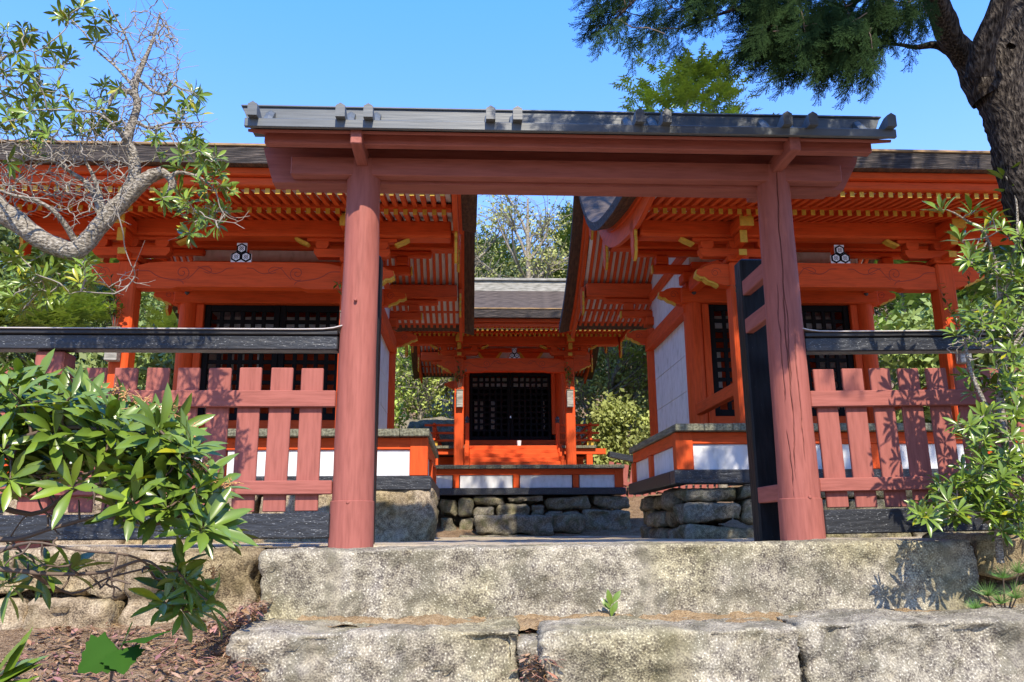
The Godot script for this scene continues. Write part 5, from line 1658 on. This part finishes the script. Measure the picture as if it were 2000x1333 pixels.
func build_far_trees() -> void:
	var G := Color(1.0, 1.0, 1.0)
	far_tree("conifer", "yellow green conifer rising above the gate roof", Vector3(6.3, 2.0, -22.0), 10.7, 2.7, "cypress", 101, Color(0.95, 1.15, 0.6), 1.9)
	far_tree("bare_tree", "pale half bare tree seen between the two side roofs", Vector3(1.9, 2.2, -25.5), 9.2, 2.4, "sparse", 102, Color(1.7, 1.5, 1.15), 0.6)
	far_tree("bare_tree", "thin leafy tree at the left of the gap between the roofs", Vector3(-0.2, 2.2, -26.5), 9.4, 2.0, "sparse", 103, Color(1.5, 1.45, 1.0), 0.45)
	far_tree("leafy_tree", "dark leafed tree low in the gap between the roofs", Vector3(2.9, 2.4, -29.0), 7.4, 2.4, "broad", 104, Color(0.9, 0.95, 0.9), 0.8)
	far_tree("leafy_tree", "bright green tree behind the left railing of the rear shrine", Vector3(-2.7, 2.3, -27.2), 5.6, 2.2, "broad", 105, Color(1.5, 1.7, 0.7), 0.9)
	far_tree("leaning_tree", "pale barked forked tree left of the rear shrine", Vector3(-1.5, 2.0, -25.6), 6.0, 1.7, "sparse", 106, Color(1.8, 1.8, 1.1), 0.6, Vector3(-0.5, 0, 0))
	far_tree("leafy_tree", "light green bushy tree right of the rear shrine", Vector3(5.4, 2.2, -26.4), 5.0, 2.0, "broad", 107, Color(1.5, 1.45, 1.15), 0.8)
	far_tree("bush", "pale leafy bush on the bank right of the rear shrine", Vector3(4.6, 1.2, -22.6), 2.2, 1.3, "broad", 118, Color(1.5, 1.45, 1.1), 0.9)
	far_tree("bush", "green bush on the bank left of the rear shrine", Vector3(-3.1, 1.3, -23.4), 2.4, 1.4, "broad", 119, Color(1.4, 1.6, 0.8), 0.9)
	far_tree("leaning_tree", "dark trunked tree leaning over the rear shrine's right side", Vector3(3.6, 2.0, -25.4), 6.2, 1.9, "sparse", 108, Color(1.5, 1.5, 1.0), 0.6, Vector3(2.2, 0, 0))
	far_tree("evergreen_tree", "dark evergreen against the right shrine's rear wall", Vector3(6.3, 0.9, -20.6), 6.4, 1.4, "conifer", 109, Color(0.75, 0.95, 0.7), 1.3)
	far_tree("pine_tree", "bright green pine seen under the left shrine's eaves", Vector3(-8.6, 0.7, -17.5), 5.6, 2.2, "conifer", 110, Color(1.2, 1.3, 0.9), 1.2)
	far_tree("pine_tree", "pale green pine behind the left shrine's outer column", Vector3(-6.0, 0.7, -18.5), 5.4, 2.0, "conifer", 111, Color(1.3, 1.35, 1.0), 1.2)
	far_tree("leafy_tree", "leafy tree at the far left behind the left fence", Vector3(-10.8, 0.6, -16.0), 6.4, 2.4, "broad", 112, Color(0.9, 1.0, 0.7), 1.1)
	far_tree("leafy_tree", "low bushy tree behind the left fence and shrine", Vector3(-5.6, 0.3, -14.5), 3.0, 1.5, "broad", 113, Color(1.0, 1.1, 0.7), 1.1)
	far_tree("pine_tree", "green pine framed by the right shrine's porch", Vector3(9.6, 0.6, -17.0), 5.6, 2.0, "conifer", 114, Color(1.1, 1.3, 0.8), 1.3)
	far_tree("pine_tree", "taller pine right of the right shrine's outer column", Vector3(12.3, 0.6, -17.5), 6.6, 2.2, "conifer", 115, Color(0.9, 1.1, 0.9), 1.2)
	far_tree("leafy_tree", "leafy tree low behind the right fence", Vector3(8.8, 0.3, -13.5), 3.4, 1.5, "broad", 116, Color(1.0, 1.15, 0.7), 1.1)
	far_tree("leafy_tree", "leafy tree at the far right behind the shrub", Vector3(12.0, 0.3, -13.0), 4.6, 1.8, "broad", 117, Color(0.8, 1.0, 0.7), 1.1)
	# the wooded slope behind everything
	rng.seed = 61
	var spots := []
	for k in 16:
		spots.append([rf(-26, 30), rf(-48, -28), rf(0.75, 1.15), rf(0, TAU)])
	var protos := [far_tree("forest_tree", "tree on the wooded slope behind the shrines", Vector3(-14, 3.2, -30), 7.5, 2.8, "broad", 120, Color(0.85, 1.0, 0.65), 1.2), far_tree("forest_tree", "tree on the wooded slope behind the shrines", Vector3(18, 3.0, -29), 8.0, 2.6, "conifer", 121, Color(0.8, 1.0, 0.75), 1.2)]
	for p in protos:
		p.set_meta("group", "trees of the wooded slope")
	for k in spots.size():
		var q: Array = spots[k]
		var o: Node3D = protos[k % 2].duplicate()
		o.name = numbered("forest_tree")
		add_child(o, true)
		o.position = Vector3(q[0], ground_height(q[0], q[1]) - 0.2, q[1])
		o.scale = Vector3.ONE * q[2]
		o.rotation.y = q[3]

# ---------------------------------------------------------------- everything
func _ready() -> void:
	# camera
	cam_basis = Basis(Vector3.UP, deg_to_rad(-3.0)) * Basis(Vector3.RIGHT, deg_to_rad(13.2)) * Basis(Vector3.BACK, deg_to_rad(-0.45))
	var cam := Camera3D.new()
	cam.name = "camera"
	cam.transform = Transform3D(cam_basis, EYE)
	cam.fov = rad_to_deg(2.0 * atan(666.5 / FOCAL))
	cam.near = 0.05
	cam.far = 800.0
	add_child(cam)
	cam.current = true
	# sky
	var sky := ProceduralSkyMaterial.new()
	sky.sky_top_color = Color8(60, 122, 212)
	sky.sky_horizon_color = Color8(194, 218, 248)
	sky.sky_curve = 0.18
	sky.sky_energy_multiplier = 1.22
	sky.ground_bottom_color = Color8(96, 92, 78)
	sky.ground_horizon_color = Color8(150, 160, 160)
	sky.sun_angle_max = 20.0
	var env := Environment.new()
	env.background_mode = Environment.BG_SKY
	env.sky = Sky.new()
	env.sky.sky_material = sky
	env.tonemap_mode = Environment.TONE_MAPPER_LINEAR
	env.tonemap_exposure = 1.6
	env.sdfgi_enabled = true
	env.ssao_enabled = true
	env.ssil_enabled = true
	var we := WorldEnvironment.new()
	we.name = "world_environment"
	we.environment = env
	add_child(we)
	# sun: high behind the camera, a little from the right
	var sun := DirectionalLight3D.new()
	sun.name = "sun"
	sun.light_energy = 1.38
	sun.light_color = Color(1.0, 0.955, 0.88)
	sun.light_angular_distance = 0.5
	sun.shadow_enabled = true
	var el := deg_to_rad(45.0)
	var az := deg_to_rad(8.0)
	sun.basis = Basis.looking_at(-Vector3(sin(az) * cos(el), sin(el), cos(az) * cos(el)))
	add_child(sun)
	# the place, large things first
	make_materials()
	leaf_mat("dark_leaf", lin(0.03, 0.085, 0.01), 0.7, 0.2)
	M.dark_leaf.metallic_specular = 0.15
	leaf_mat("needle_bright", lin(0.10, 0.22, 0.04), 0.5, 0.3)
	build_ground()
	build_steps()
	build_retaining_walls()
	build_gate()
	build_fence(-0.90, -4.6, -1.068, 0.206, "rose red plank fence with black rails left of the gate", -2.82, 0.0)
	build_fence(2.36, 6.6, 2.49, 0.203, "rose red plank fence with black rails right of the gate", 4.4, 0.012)
	build_shrine("side_shrine", "red shrine left of the forecourt, its porch behind the left fence", Vector3(-2.53, 0, -8.8), 1.11, 0.0, false)
	build_shrine("side_shrine", "red shrine right of the forecourt, partly shaded by the conifer", Vector3(4.24, 0.05, -8.8), 1.11, 0.0, false)
	build_shrine("rear_shrine", "smaller looking red shrine at the back with wooden steps and railings", Vector3(0.97, 0, -17.6), 1.45, 0.80, true)
	foundation("pale stones under the left shrine's platform", -4.6, -0.36, 0.50, -8.42, 1, 1.15, 5, "wall_stone")
	var fr := foundation("mossy stones under the right shrine's platform", 2.2, 6.3, 0.54, -8.42, 3, 0.75, 9)
	stone_face(fr, "base_stone", -10.9, -8.9, -0.08, 0.54, 2.75, 0.5, 3, 0.6, 10, true)
	var fb := thing("stone_foundation", "dark irregular stones and steps under the rear shrine", "foundation", Vector3.ZERO, "stone foundations of the shrines")
	var k := 0
	for q in [[858, 893, 974, 1008, 0.0], [894, 924, 972, 1009, 0.02], [926, 987, 969, 987, 0.0], [926, 966, 989, 1010, 0.03], [968, 1033, 984, 1020, 0.0], [988, 1064, 968, 983, 0.03], [1036, 1067, 985, 1010, 0.0], [1067, 1154, 969, 996, 0.02], [1069, 1103, 998, 1012, 0.0], [1155, 1231, 968, 992, 0.0], [1105, 1134, 998, 1016, 0.0], [1135, 1233, 994, 1042, 0.05], [860, 889, 1010, 1055, 0.02], [891, 927, 1011, 1050, 0.0], [928, 1000, 1012, 1052, 0.0], [1000, 1070, 1022, 1052, 0.0], [1070, 1135, 1014, 1052, 0.0], [926, 1085, 1005, 1047, 0.5], [1060, 1142, 1002, 1042, 0.4], [898, 1233, 1046, 1060, 0.75]]:
		var z: float = -17.25 + q[4]
		var a := at(q[0], q[3], z)
		var b := at(q[1], q[2], z)
		var tone := 0.98 + 0.06 * ((k * 7) % 6)
		stone(fb, "stone", "base_stone", Vector3(a.x + 0.008, a.y, z - 0.5), Vector3(b.x - 0.008, b.y - 0.008, z), 200 + k * 17, 0.06, 0.08, 0.06, Vector3(0, 0, -4.0 + (k * 5) % 9 if q[4] < 0.1 else -1.0), Color(tone, tone, tone * 0.97), -0.2 + 0.1 * ((k * 3) % 5))
		k += 1
	build_big_pine()
	build_left_tree()
	build_right_shrub()
	build_left_shrub()
	build_far_trees()
	build_small_things()
